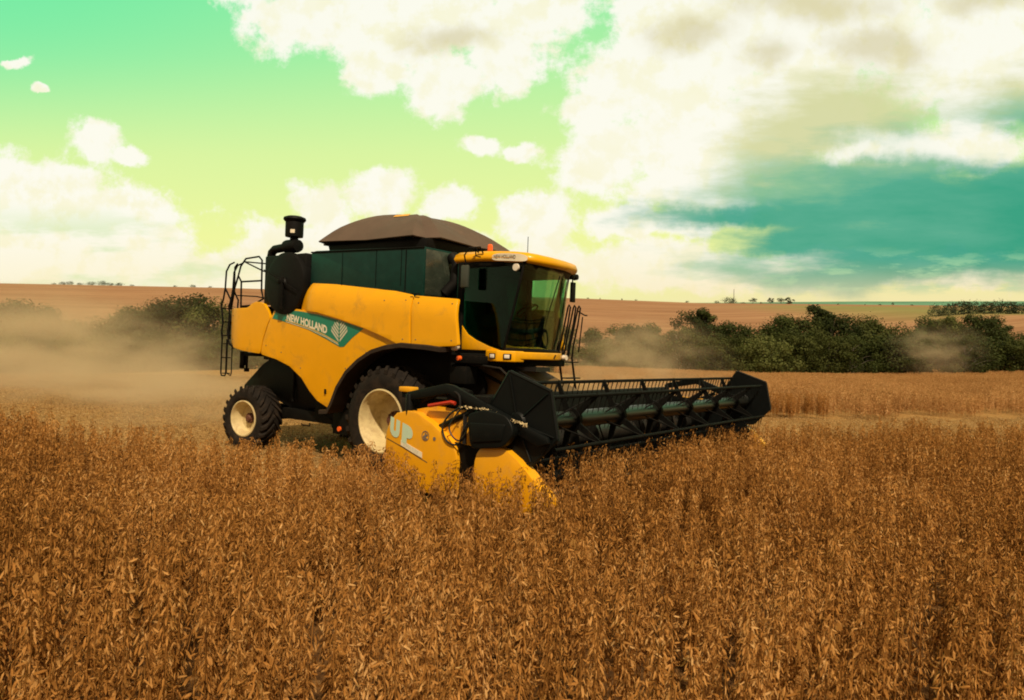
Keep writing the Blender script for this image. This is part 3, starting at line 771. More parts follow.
mat('hub_brown', (.10, .035, .02), .6, dirt=(.2, .12, .06), dirt_amt=.4, dscale=10)
wheel(-.05, .92, .93, .72, .525, 1.66, -1, 26, .42); wheel(-.05, .92, .93, .72, .525, 1.66, 1, 26, .42)
wheel(-4.18, .60, .665, .50, .355, 1.60, -1, 22, .22, R(7)); wheel(-4.18, .60, .665, .50, .355, 1.60, 1, 22, .22, R(7))

# grain tank
TK = MB()
TP = [(-2.33, 2.95), (-2.33, 3.905), (-2.2, 3.92), (.62, 3.835), (.62, 2.95)]
TK.prism(TP, -1.44, 1.44)
TK.prism([(-3.62, 2.9), (-3.62, 3.88), (-2.34, 3.90), (-2.34, 2.9)], -1.30, 1.30)
tank = TK.build('grain_tank', 'green_paint', HV, bevel=.02)
b = MB()
for x in (-1.42, -.52, .1): b.bb(x - .006, x + .006, -1.446, -1.442, 3.2, 3.84)
b.bb(.20, .22, -1.448, -1.442, 3.1, 3.8)
b.tube([(-2.33, -1.445, 3.895), (.62, -1.445, 3.82)], .014, 6)
b.build('panel_seam', 'black_frame', tank)
b = MB(); b.bb(.622, .630, -1.40, -.2, 3.05, 3.80); b.build('front_sheen', 'tank_front_metal', tank, bevel=.002)  # thin sheet carrying the tank front's painted grey reflection
b = MB(); b.tube([(.66, -.95, 3.1), (.80, -.85, 3.3), (.80, -.82, 3.62), (.66, -.8, 3.75)], .10, 12); b.build('filler_hose', 'black_plastic', tank)
# tarp roof: eight sided sagging dome over a black neck
b = MB(); b.prism([(-2.08, 3.86), (-2.16, 4.05), (.44, 4.03), (.40, 3.80)], -1.2, 1.2); b.build('tank_neck', 'black_plastic', HV, bevel=.02)
cxv, hx, hy = -.98, 1.56, 1.37; NR, NA = 14, 64
b = MB(); corners = [(1, -.74), (1, .74), (.80, 1), (-.80, 1), (-1, .74), (-1, -.74), (-.80, -1), (.80, -1)]
def rimpt(t):
    t = t % 8; i = int(t); f_ = t - i; a, c = corners[i], corners[(i + 1) % 8]
    return (a[0] + (c[0] - a[0]) * f_, a[1] + (c[1] - a[1]) * f_), min(f_, 1 - f_)
for i in range(NR + 1):
    r_ = i / NR
    for k in range(NA):
        (px_, py_), e_ = rimpt(k * 8 / NA)
        zz = 4.075 + .66 * (1 - r_ ** 2.4) ** .92 - .10 * e_ * 2 * math.sin(math.pi * min(1, r_ * .98)) * r_ + (.02 * (.5 - e_) if i == NR else 0)
        zz += .012 * mnoise.noise(Vector((px_ * r_ * 5, py_ * r_ * 5, 1)))
        sag = 1 - .06 * e_ * 2 * r_
        b.v.append((cxv + hx * px_ * r_ * sag, hy * py_ * r_ * sag, zz - .03 * px_ * r_ - .13 * max(0, px_ * r_ + .1) * (1 - r_ ** 3)))
for i in range(NR):
    for k in range(NA): b.f.append((i * NA + k, i * NA + (k + 1) % NA, (i + 1) * NA + (k + 1) % NA, (i + 1) * NA + k))
def thick(bm):
    bmesh.ops.remove_doubles(bm, verts=bm.verts[:], dist=.0005)
    bmesh.ops.recalc_face_normals(bm, faces=bm.faces[:])
    bmesh.ops.solidify(bm, geom=bm.faces[:], thickness=.02)
tarp = b.build('tank_cover', 'tarp_brown', HV, smooth=24, post=thick)
b = MB()
for i in range(2):
    pass
b.add([(-1.02, -.62, 4.60), (-.62, -.62, 4.59), (-.62, -.56, 4.635), (-1.02, -.56, 4.645)], [(0, 1, 2, 3)])
bd = b.build('badge', 'badge_orange', tarp)
bd.location = (0, 0, 0)

# rotary dust screen, engine bay, air intake
b = MB(); b.lathe([(.0, -1.60), (.10, -1.60), (.12, -1.57), (.53, -1.555), (.60, -1.53), (.615, -1.45), (.60, -1.30), (.40, -1.28)], (-3.02, 0, 3.32), n=56)
scr_ = b.build('rotary_screen', 'black_plastic', HV, smooth=30)
b = MB(); b.box((-3.0, -1.615, 3.12), (.13, .05, .62)); b.tube([(-3.6, -1.60, 3.60), (-3.02, -1.63, 3.38)], .012, 6); b.tube([(-3.02, -1.63, 3.38), (-2.52, -1.60, 3.16)], .012, 6); b.lathe([(.0, -1.66), (.06, -1.65), (.07, -1.61)], (-3.02, 0, 3.36), n=16)
b.build('screen_duct', 'black_frame', scr_, bevel=.01)
b = MB(); b.bb(-3.82, -2.5, -1.44, -.8, 2.92, 3.90); b.bb(-3.95, -3.5, -1.35, -1.0, 2.95, 3.2); b.bb(-3.6, -2.6, .8, 1.42, 2.92, 3.85)
b.build('engine_bay', 'black_plastic', HV, bevel=.03)
b = MB(); b.tube([(-3.90, -1.25, 3.1), (-3.90, -1.25, 3.88), (-3.87, -1.25, 4.0), (-3.77, -1.25, 4.06), (-3.4, -1.25, 4.08), (-3.1, -1.25, 4.10)], .085, 14)
b.lathe([(0, -3.38), (.13, -3.38), (.135, -3.34), (.135, -3.06), (.12, -3.0), (0, -2.99)], (0, -1.25, 4.09), axis='X', n=20)
b.build('intake_pipe', 'black_plastic', HV)
b = MB(); b.lathe([(.08, 4.1), (.08, 4.26), (.17, 4.27), (.175, 4.30), (.175, 4.56), (.205, 4.59), (.22, 4.615), (.21, 4.65), (.15, 4.675), (0, 4.685)], (-3.15, -1.25, 0), axis='Z', n=28)
pc = b.build('air_precleaner', 'black_plastic', HV)
b = MB(); b.box((-3.02, -1.385, 4.36), (.085, .006, .07), Matrix.Rotation(R(38), 3, 'Z')); b.build('sticker', 'decal_white', pc)

# rear platform, ladder and rails
b = MB(); b.bb(-4.95, -3.7, -1.25, 1.1, 2.86, 2.90); b.bb(-5.2, -4.9, -1.1, -.55, 2.80, 2.84); b.build('rear_platform', 'black_frame', HV, bevel=.005)
b = MB(); y = -1.36; r_ = .019
def rl(pts, rr=.019): b.tube(pts, rr, 8)
rl([(-4.74, y, 2.88), (-4.76, y, 3.42), (-4.88, y, 3.55), (-4.80, y, 3.75), (-4.62, y, 3.90), (-4.15, y, 3.92), (-4.04, y, 3.84), (-4.02, y, 3.22), (-3.95, y, 3.05), (-4.30, y, 2.92), (-4.74, y, 2.90)])
rl([(-4.76, y, 3.42), (-4.03, y, 3.42)])
rl([(-4.88, y, 3.55), (-5.12, y, 3.02), (-5.15, y, 2.86)])
rl([(-5.20, -1.3, 2.84), (-5.10, -1.3, 3.25), (-5.12, -1.3, 3.75), (-5.02, -1.3, 3.82)], .017)
rl([(-4.86, -.3, 3.9), (-4.85, -1.25, 3.86), (-4.0, -1.36, 3.62), (-3.7, -1.36, 3.55)], .015)
rl([(-5.15, -1.2, 3.15), (-4.2, -1.36, 3.10), (-3.8, -1.36, 3.05)], .013)
rl([(-4.86, 1.1, 2.9), (-4.86, 1.1, 3.85), (-4.86, .9, 3.92), (-4.86, -.2, 3.92), (-4.86, -.35, 3.85), (-4.86, -.35, 2.9)], .017)
b.build('guard_rail', 'black_frame', HV)
b = MB()
for yy in (-1.36, -1.18):
    rl([(-5.22, yy, 3.80), (-5.34, yy, 3.66), (-5.36, yy, 3.3), (-5.42, yy, 3.05), (-5.50, yy, 2.93), (-5.44, yy, 2.75), (-5.40, yy, 2.55), (-5.44, yy, 2.35), (-5.40, yy, 2.2)])
    rl([(-5.22, yy, 3.80), (-5.05, yy, 3.84)], .017)
    rl([(-5.36, yy, 3.3), (-5.14, yy, 3.05), (-5.2, yy, 2.3), (-5.12, yy, 2.1), (-4.95, yy, 2.02)])
for k in range(3):
    z = 2.86 - k * .29; b.bb(-5.44, -5.30, -1.36, -1.18, z - .012, z + .012)
b.build('ladder', 'black_frame', HV)
b = MB(); rl([(-5.46, -1.33, 2.2), (-5.46, -1.33, 1.46), (-5.43, -1.33, 1.41), (-5.30, -1.33, 1.41), (-5.27, -1.33, 1.46), (-5.27, -1.33, 2.2)], .016); rl([(-5.46, -1.33, 1.8), (-5.27, -1.33, 1.8)], .012)
rl([(-5.46, -1.2, 2.2), (-5.46, -1.2, 1.46), (-5.30, -1.2, 1.41), (-5.27, -1.2, 1.46), (-5.27, -1.2, 2.2)], .012)
for z in (1.46, 1.8, 2.1): b.bb(-5.42, -5.31, -1.33, -1.2, z - .01, z + .01)
b.build('ladder_step', 'black_frame', HV)
b = MB(); b.bb(-5.15, -4.6, -.5, .5, 1.78, 1.98); b.bb(-4.98, -4.45, -1.15, -.95, 1.86, 1.93); b.bb(-5.05, -4.9, -1.15, -1.05, 1.65, 1.95); b.tube([(-5.0, -1.12, 1.66), (-5.0, -1.12, 1.58)], .05, 10); b.tube([(-4.82, -1.12, 1.9), (-4.82, -1.12, 1.55)], .025, 8); b.tube([(-4.82, -1.12, 1.60), (-4.82, -1.12, 1.52)], .055, 10)
b.bb(-5.2, -4.5, 1.0, 1.1, 1.75, 1.95)
b.build('tow_bracket', 'black_frame', HV, bevel=.008)
for sg in (-1, 1): MB().box((-4.99, sg * .95, 2.45), (.03, .14, .22)).build('tail_lamp', 'red_plastic', HV, bevel=.01)

# cab
CB = empty('cab'); CB.parent = HV
GB = [(2.0, -1.0), (2.10, -.75), (2.14, -.45), (2.12, 0.0), (1.98, .45), (1.75, .92)]
GT = [(2.33, -.99), (2.43, -.72), (2.45, -.42), (2.38, .05), (2.18, .50), (1.90, .96)]
ZB, ZT = 2.20, 3.56
b = MB(); n = len(GB); M_ = 6
for j in range(M_ + 1):
    t = j / M_; bul = math.sin(math.pi * t) * .03
    for (a, c), (d, e) in zip(GB, GT): b.v.append((a + (d - a) * t ** .85 + bul, c + (e - c) * t, ZB + (ZT - ZB) * t))
for j in range(M_):
    for i in range(n - 1): b.f.append((j * n + i, j * n + i + 1, (j + 1) * n + i + 1, (j + 1) * n + i))
b.build('windscreen', 'windscreen_glass', CB, smooth=80, post=lambda bm: bmesh.ops.solidify(bm, geom=bm.faces[:], thickness=.008))
DOOR = [(1.20, 2.50), (1.27, 2.44), (1.45, 2.35), (1.7, 2.26), (1.985, 2.21), (2.10, 2.6), (2.22, 3.1), (2.31, 3.55), (1.10, 3.58)]
def dmap(pts, y): return [(x, y, z) for x, z in pts]
for sg, yd in ((-1, -1.0), (1, .93)):
    P_ = DOOR if sg < 0 else [(min(x, 1.74 + (z - 2.2) * .11), z) for x, z in DOOR]
    MB().prism(P_, yd, yd + .008).build('door_glass', 'door_glass' if sg < 0 else 'windscreen_glass', CB, smooth=0)
b = MB()   # posts and frame
b.tube([(2.005, -1.0, 2.2), (2.10, -1.0, 2.6), (2.23, -1.0, 3.1), (2.33, -.99, 3.56)], .022, 8)
b.tube([(1.75, .93, 2.2), (1.80, .95, 2.8), (1.90, .97, 3.56)], .022, 8)
for yd in (-1.0, .93):
    b.bb(1.02, 1.12, yd - .03, yd + .03, 2.15, 3.6)
    b.bb(1.02, 1.95 if yd < 0 else 1.7, yd - .02, yd + .02, 3.52, 3.6); b.bb(1.02, 1.95 if yd < 0 else 1.7, yd - .02, yd + .02, 2.14, 2.20)
b.tube([(a, c, 2.19) for a, c in GB], .03, 8); b.tube([(a, c, 3.56) for a, c in GT], .035, 8)
b.tube([(1.93, .36, 2.2), (2.15, .42, 3.54)], .045, 8)
b.build('cab_frame', 'black_frame', CB, bevel=.006)
b = MB(); b.bb(.96, 1.02, -.98, .92, 2.1, 3.6); b.build('rear_wall', 'wall_reflection_teal', CB, bevel=.005)
b = MB(); b.prism([(1.0, -1.0), (2.02, -1.0), (2.12, -.45), (2.1, 0), (1.96, .45), (1.74, .92), (1.0, .92)], 2.08, 2.18, axis='Z'); b.build('cab_floor', 'interior_dark', CB); b = MB(); b.prism([(1.0, -1.0), (2.3, -1.0), (2.42, -.42), (2.36, 0), (2.16, .5), (1.88, .92), (1.0, .92)], 3.50, 3.58, axis='Z'); b.build('headliner', 'interior_dark', CB)
# lower corner gusset, yellow
MB().prism([(1.12, 2.17), (1.98, 2.17), (1.72, 2.235), (1.45, 2.33), (1.27, 2.42), (1.12, 2.58)], -1.03, -1.01).build('door_corner', 'yellow_paint', CB, bevel=.006)
MB().prism([(1.12, 2.17), (1.74, 2.17), (1.80, 2.80), (1.12, 2.90)], .90, .922).build('door_panel', 'interior_dark', CB, bevel=.006)
# roof
RO = [(.93, -1.03), (1.6, -1.05), (2.15, -1.05), (2.38, -1.0), (2.49, -.86), (2.54, -.5), (2.50, .0), (2.35, .5), (2.17, .80), (2.0, .98), (1.6, 1.06), (.93, 1.05)]
b = MB(); rings = []
for (ins, z, dz) in ((.03, 3.60, -.055), (.0, 3.625, -.05), (-.015, 3.66, -.05), (.015, 3.73, -.05), (.09, 3.775, -.06), (.30, 3.80, -.06)):
    ring = []
    for x, y_ in RO:
        c = Vector((1.7, 0)); d = Vector((x, y_)) - c; L0 = d.length; q = c + d * ((L0 - ins) / L0)
        fr = max(0, min(1, (x - 1.3) / 1.3)); ring.append((q.x, q.y, z + dz * fr * fr * 1.6))
    rings.append(ring)
n = len(RO)
for ring in rings: b.v += ring
for j in range(len(rings) - 1):
    for i in range(n): b.f.append((j * n + i, j * n + (i + 1) % n, (j + 1) * n + (i + 1) % n, (j + 1) * n + i))
b.f.append(tuple(range(n))); b.f.append(tuple((len(rings) - 1) * n + k for k in range(n)))
roof = b.build('roof', 'yellow_paint', CB, smooth=60)
b = MB()    # dark visor under the roof edge
vs = []; 
for (ins, z) in ((.10, 3.60), (.16, 3.50)):
    for x, y_ in RO:
        c = Vector((1.7, 0)); d = Vector((x, y_)) - c; q = c + d * ((d.length - ins) / d.length); fr = max(0, min(1, (x - 1.3) / 1.3)); vs.append((q.x, q.y, z - .09 * fr * fr))
b.add(vs, [(i, (i + 1) % n, n + (i + 1) % n, n + i) for i in range(n)] + [tuple(range(n)), tuple(range(2 * n - 1, n - 1, -1))]); b.build('visor', 'black_plastic', CB, smooth=60)
# sticker on the roof side
def roof_map(x, z):
    X = 1.74 + x * .93; f_ = max(0, X - 2.2); return (X, -1.062 - .0 + .9 * f_ * f_, 3.66 - .10 * x * x * .9 + z - .012)
b = MB(); pts = []
for k in range(24):
    a = 2 * math.pi * k / 24; u_ = math.cos(a); v_ = math.sin(a); X = .36 + math.copysign(abs(u_) ** .45, u_) * .36; Zq = math.copysign(abs(v_) ** .7, v_) * .060
    pts.append(roof_map(X, Zq + .0))
cpt = [roof_map(.06 + .06 * i, 0) for i in range(11)]
b.v = [tuple(p) for p in pts] + [tuple(p) for p in cpt]
for k in range(24):
    X1, X2 = pts[k][0], pts[(k + 1) % 24][0]
    i1 = min(range(11), key=lambda i: abs(cpt[i][0] - X1)); i2 = min(range(11), key=lambda i: abs(cpt[i][0] - X2))
    if i1 == i2: b.f.append((k, (k + 1) % 24, 24 + i1))
    else: b.f.append((k, (k + 1) % 24, 24 + i2, 24 + i1))
rs = b.build('roof_sticker', 'decal_white', roof, smooth=60)
mat('decal_print', (.16, .13, .11), .5)
text_mesh('roof_lettering', 'NEW HOLLAND', .082, lambda x, y_: (lambda p: (p[0], p[1] - .004, p[2]))(roof_map(.04 + x, y_ - .022)), 'decal_print', rs, bold=.001, sx_=.78)
MB().lathe([(.03, 3.78), (.045, 3.79), (.045, 3.87), (.03, 3.89), (0, 3.892)], (1.55, -.88, 0), axis='Z', n=14).build('beacon', 'orange_lens', CB)
MB().tube([(2.1, -.6, 3.74), (2.1, -.6, 4.02)], .006, 5).build('antenna', 'black_frame', CB)
# work lamps and mirrors
for (x, y_, z) in ((2.22, -1.045, 3.47),): MB().lathe([(0, -.03), (.055, -.028), (.06, .0), (.04, .03)], (x, y_, z), n=18).build('work_lamp', 'lens_clear', CB)
b = MB(); b.tube([(1.45, -1.05, 3.74), (1.45, -1.14, 3.80), (1.38, -1.2, 3.80), (1.30, -1.22, 3.68), (1.32, -1.20, 3.55)], .014, 6); b.tube([(1.55, -1.05, 3.72), (1.52, -1.10, 3.82), (1.44, -1.12, 3.82), (1.44, -1.10, 3.68), (1.52, -1.08, 3.66)], .012, 6); b.build('mirror_arm', 'black_frame', CB)
b = MB(); b.box((1.33, -1.22, 3.34), (.15, .06, .36)); b.build('mirror', 'mirror_grey', CB, bevel=.02) if False else None
mat('mirror_grey', (.045, .055, .045), .4)
b.build('mirror', 'mirror_grey', CB, bevel=.02)
b = MB(); b.tube([(1.9, 1.0, 3.60), (1.93, 1.06, 3.50), (1.93, 1.06, 3.30)], .014, 6); b.box((1.93, 1.08, 3.28), (.05, .12, .36)); b.build('mirror', 'black_plastic', CB, bevel=.01)
for y_ in (.92, 1.06): MB().lathe([(0, 2.30), (.05, 2.29), (.06, 2.22), (.03, 2.18)], (-.26, y_, 3.55), axis='X', n=14).build('work_lamp', 'black_plastic', CB)
# wiper, seat, wheel, console
b = MB(); b.tube([(2.19, -.30, 2.24), (2.33, -.25, 2.85)], .006, 5); b.tube([(2.33, -.27, 2.82), (2.45, -.16, 3.42)], .009, 5); b.build('wiper', 'black_frame', CB)
b = MB(); b.box((1.35, -.1, 2.62), (.45, .5, .14)); b.prism([(1.08, 2.6), (1.02, 3.35), (1.14, 3.4), (1.24, 2.68)], -.33, .13); b.box((1.33, -.1, 2.38), (.3, .35, .36)); b.box((1.4, -.42, 2.78), (.4, .09, .07)); b.build('seat', 'seat_fabric', CB, bevel=.03, seg=3)
b = MB(); b.tube([(1.95, -.1, 2.2), (1.80, -.1, 2.85)], .05, 10)
ring = [(1.78 + .19 * math.cos(a) * .85, -.1 + .19 * math.sin(a), 2.87 + .19 * math.cos(a) * .5) for a in [k * math.pi / 10 for k in range(20)]]; b.tube(ring, .014, 6, closed=True); b.tube([(1.62, -.1, 2.78), (1.94, -.1, 2.96)], .012, 6); b.build('steering_wheel', 'interior_dark', CB)
b = MB(); b.box((1.5, -.62, 2.66), (.5, .16, .2)); b.box((1.72, -.68, 2.95), (.05, .18, .22)); b.tube([(1.7, -.66, 2.7), (1.72, -.68, 2.9)], .02); b.build('console', 'interior_dark', CB, bevel=.015)
# light bar below the screen
LB = MB(); LBp = [(1.70, -1.06), (1.95, -1.10), (2.18, -.95), (2.26, -.55), (2.26, 0.0), (2.12, .45), (1.86, .90), (1.74, .90), (1.98, .42), (2.1, 0), (2.1, -.5), (1.98, -.90), (1.70, -.94)]
LB.prism(LBp, 2.045, 2.165, axis='Z'); LB.prism([(1.68, -1.06), (1.95, -1.115), (2.20, -.96), (2.20, -.72), (1.98, -.72), (1.9, -.9), (1.68, -.94)], 2.0, 2.175, axis='Z')
lb = LB.build('light_bar', 'yellow_paint', CB, bevel=.018, seg=3)
for (x, y_, a) in ((1.86, -1.102, 0), (2.10, -1.035, 35)):
    hp = MB(); q = Matrix.Rotation(R(a), 3, 'Z'); hp.box((x, y_, 2.085), (.13, .018, .085), q); hl_ = hp.build('headlight', 'black_plastic', lb, bevel=.006)
    hp = MB(); hp.box((x, y_ - .012, 2.085), (.085, .014, .058), q); hp.build('lens', 'lens_clear', hl_, bevel=.006)
hp = MB(); hp.lathe([(0, 2.0), (.045, 2.0), (.05, 1.93)], (-.0, .84, 2.09), axis='X', n=14); hp.build('headlight', 'lens_clear', lb)
hp = MB(); hp.tube([(2.245, .06, 2.07), (2.255, .10, 2.13)], .012, 6); hp.build('clip', 'black_plastic', lb)
# things beside the cab foot: lamp, horn, dark deck
b = MB(); b.bb(.6, 1.9, -1.02, .95, 1.93, 2.1); b.bb(1.1, 1.75, -1.25, -1.0, 1.95, 2.08); b.bb(1.15, 1.5, -1.3, -1.02, 1.62, 1.9); b.build('cab_deck', 'black_frame', HV, bevel=.015)
b = MB(); b.tube([(1.14, -1.06, 2.62), (1.16, -1.08, 2.3), (1.18, -1.09, 2.16)], .022, 8); b.build('grab_post', 'black_frame', HV)
MB().lathe([(0, -1.42), (.05, -1.415), (.06, -1.36), (.03, -1.28)], (1.30, 0, 2.20), n=16).build('marker_lamp', 'lens_clear', HV)
MB().lathe([(0, -1.36), (.035, -1.355), (.04, -1.3)], (1.36, 0, 2.03), n=14).build('reflector', 'orange_lens', HV)

# access ladder on the far side with three hand rails
b = MB()
for (x, y_) in ((1.90, .94), (1.94, 1.06), (1.95, 1.20)):
    rl([(x - .14, y_, 2.12), (x - .10, y_, 2.35), (x - .02, y_, 2.75), (x + .03, y_, 3.00), (x + .05, y_, 3.04), (x + .08, y_, 3.0), (x + .04, y_, 2.7), (x - .04, y_, 2.3), (x - .06, y_, 2.1)], .016)
rl([(1.97, 1.2, 2.95), (2.02, 1.38, 2.88), (2.04, 1.43, 2.88)], .013); rl([(2.0, 1.34, 2.85), (1.94, 1.34, 2.2)], .012)
b.build('hand_rail', 'black_frame', HV)
b = MB()
for yy in (.98, 1.42):
    b.tube([(1.75, yy, 2.1), (2.0, yy, .75)], .02, 6)
for k in range(5): b.bb(1.74 + k * .055, 1.90 + k * .055, .98, 1.42, 2.0 - k * .29, 2.02 - k * .29)
b.build('access_ladder', 'black_frame', HV)

# feeder house
b = MB(); b.prism([(.95, 1.15), (.95, 1.95), (1.35, 1.95), (2.75, 1.38), (2.75, .62), (2.4, .58)], -.72, .72); b.build('feeder_house', 'feeder_brown', HV, bevel=.02)
b = MB(); b.bb(1.0, 2.6, -.80, -.73, 1.0, 1.12); b.tube([(1.0, -.82, .9), (2.5, -.82, 1.05)], .045, 10); b.tube([(1.1, -.80, 1.9), (2.7, -.80, 1.35)], .03, 8); b.lathe([(0, -.84), (.24, -.84), (.26, -.82), (.26, -.76), (0, -.75)], (1.25, 0, 1.55), n=24); b.lathe([(0, -.84), (.14, -.84), (.15, -.76)], (2.35, 0, 1.2), n=20); b.build('feeder_drive', 'black_frame', HV, bevel=.01)
b = MB(); b.bb(1.5, 2.35, -.60, -.2, 1.86, 1.93); b.tube([(1.3, -.5, 1.95), (1.9, -.75, 1.85), (2.6, -.9, 1.6), (2.8, -1.3, 1.45)], .022, 6); b.tube([(1.3, -.4, 1.95), (1.9, -.65, 1.90), (2.6, -.8, 1.68), (2.8, -1.2, 1.5)], .018, 6); b.tube([(1.45, -1.15, 1.95), (2.1, -1.2, 1.9), (2.6, -1.3, 1.6)], .018, 6); b.build('hydraulic_hose', 'hose_black', HV)

# ------------------------------------------------------------------ header
Y0, Y1 = -3.66, 3.46
b = MB()
b.prism([(2.72, .50), (2.66, .9), (2.70, 1.48), (2.80, 1.50), (2.80, 1.0), (2.95, .62), (3.4, .50), (3.98, .46), (4.02, .42), (2.8, .42)], Y0, Y1)
b.tube([(2.72, Y0, 1.50), (2.72, Y1, 1.50)], .07, 12); b.bb(2.52, 2.72, Y0, Y1, .45, .62)
for k in range(11): b.bb(2.60, 2.70, -3.5 + k * .7 - .03, -3.5 + k * .7 + .03, .55, 1.48)
hd = b.build('header', 'black_frame', HV, bevel=.008, label='wide black grain header with reel, auger and yellow ends')
# auger
b = MB(); b.tube([(3.32, Y0 + .05, .98), (3.32, Y1 - .05, .98)], .16, 18)
for sg in (-1, 1):
    tmax = 5.3; S = 150; vs = []; fs = []
    for i in range(S + 1):
        t = i / S; a = sg * t * tmax * 2 * math.pi; yy = sg * (3.58 - t * 3.0)
        for r2 in (.15, .31):
            vs.append((3.32 + r2 * math.cos(a), yy - .004, .98 + r2 * math.sin(a))); vs.append((3.32 + r2 * math.cos(a), yy + .004, .98 + r2 * math.sin(a)))
    for i in range(S): 
        k = i * 4; fs += [(k, k + 2, k + 6, k + 4), (k + 1, k + 5, k + 7, k + 3), (k + 2, k + 3, k + 7, k + 6)]
    b.add(vs, fs)
b.build('auger', 'steel_dark', hd, smooth=40) if 'steel_dark' in MATS else None
if 'steel_dark' not in MATS:
    mat('steel_dark', (.03, .03, .027), .45, metal=.4, var=.3, dirt=DUST, dirt_amt=.2, dscale=9); b.build('auger', 'steel_dark', hd, smooth=40)
# knife and guards
b = MB(); b.bb(3.99, 4.06, Y0, Y1, .445, .475)
for k in range(96):
    y_ = Y0 + .04 + k * (Y1 - Y0 - .08) / 95; b.add([(4.04, y_ - .018, .44), (4.04, y_ + .018, .44), (4.04, y_ + .018, .48), (4.04, y_ - .018, .48), (4.15, y_, .46)], [(0, 1, 4), (1, 2, 4), (2, 3, 4), (3, 0, 4), (0, 3, 2, 1)])
b.build('cutter_bar', 'steel_worn', hd, smooth=0)
# reel
RCX, RCZ, RR = 4.30, 1.39, .47; PH = [114, 42, -30, -102, 186]
b = MB(); b.tube([(RCX, Y0 + .05, RCZ), (RCX, Y1 - .05, RCZ)], .105, 20); b.build('reel_tube', 'reel_grey', hd)
for a in PH:
    x, z = RCX + RR * math.cos(R(a)), RCZ + RR * math.sin(R(a))
    b = MB(); b.tube([(x, Y0 + .06, z), (x, Y1 - .06, z)], .021, 8)
    NTn = 56
    for k in range(NTn):
        y_ = Y0 + .14 + k * (Y1 - Y0 - .28) / (NTn - 1) + random.uniform(-.006, .006)
        b.tube([(x, y_, z), (x - .025, y_, z - .09), (x - .05 + random.uniform(-.01, .01), y_, z - .215)], [.009, .007, .004], 4)
    b.build('reel_bat', 'black_frame', hd)
SP = [-2.65, -1.54, -.43, .68, 1.79, 2.80]
for y_ in SP:
    b = MB()
    for a in PH:
        x, z = RCX + RR * math.cos(R(a)), RCZ + RR * math.sin(R(a)); c = Vector((RCX, y_, RCZ)); e_ = Vector((x, y_, z)); d = (e_ - c).normalized(); p_ = Vector((-d.z, 0, d.x))
        vs = []
        for yy in (-.012, .012):
            vs += [c + d * .09 + p_ * .045 + Vector((0, yy, 0)), c + d * .09 - p_ * .045 + Vector((0, yy, 0)), e_ - p_ * .02 + d * .02 + Vector((0, yy, 0)), e_ + p_ * .02 + d * .02 + Vector((0, yy, 0))]
        b.add(vs, [(0, 1, 2, 3), (7, 6, 5, 4), (0, 4, 5, 1), (1, 5, 6, 2), (2, 6, 7, 3), (3, 7, 4, 0)])
        b.tube([e_ + Vector((0, -.02, 0)), c + Vector((0, -.40, 0)) + d * .10], .011, 6)
    b.lathe([(.105, -.03), (.15, -.03), (.15, .03), (.105, .03)], (RCX, y_, RCZ), n=20, closed=True)
    b.build('reel_spider', 'black_frame', hd)
# hexagonal end shields
def hexp(cx_, cz_, r_, ph): return [(cx_ + r_ * math.cos(R(ph + 60 * k)), cz_ + r_ * math.sin(R(ph + 60 * k))) for k in range(6)]
HX = [(4.16, 1.95), (4.70, 1.77), (4.80, 1.29), (4.50, .99), (3.95, .97), (3.74, 1.30)]
for y_ in (Y0 - .04, Y1 + .0):
    b = MB(); b.prism(HX, y_, y_ + .03)
    c_ = (4.29, 1.42); out = y_ - .008 if y_ < 0 else y_ + .038
    for i in range(6):
        p_ = HX[i]; b.tube([(c_[0], out, c_[1]), (c_[0] + (p_[0] - c_[0]) * .93, out, c_[1] + (p_[1] - c_[1]) * .93)], .009, 5)
        q_ = HX[(i + 1) % 6]; b.tube([(p_[0], y_ + .015, p_[1]), (q_[0], y_ + .015, q_[1])], .022, 6)
    b.lathe([(0, -.03), (.09, -.025), (.11, .0)], (c_[0], y_, c_[1]), n=20)
    b.build('reel_end_shield', 'reel_shield_black', hd, smooth=30)
# reel arms
for y_ in (Y0 - .085, Y1 + .075):
    b = MB(); b.prism([(2.70, 1.64), (3.3, 1.77), (3.42, 1.76), (4.72, 1.30), (4.74, 1.24), (4.60, 1.20), (3.35, 1.66), (2.72, 1.54)], y_ - .03, y_ + .03); b.tube([(3.05, y_ + .05, 1.2), (3.7, y_ + .05, 1.5)], .035, 10); b.tube([(2.72, y_, 1.2), (2.72, y_, 1.62)], .05, 8)
    b.build('reel_arm', 'reel_shield_black', hd, bevel=.01)
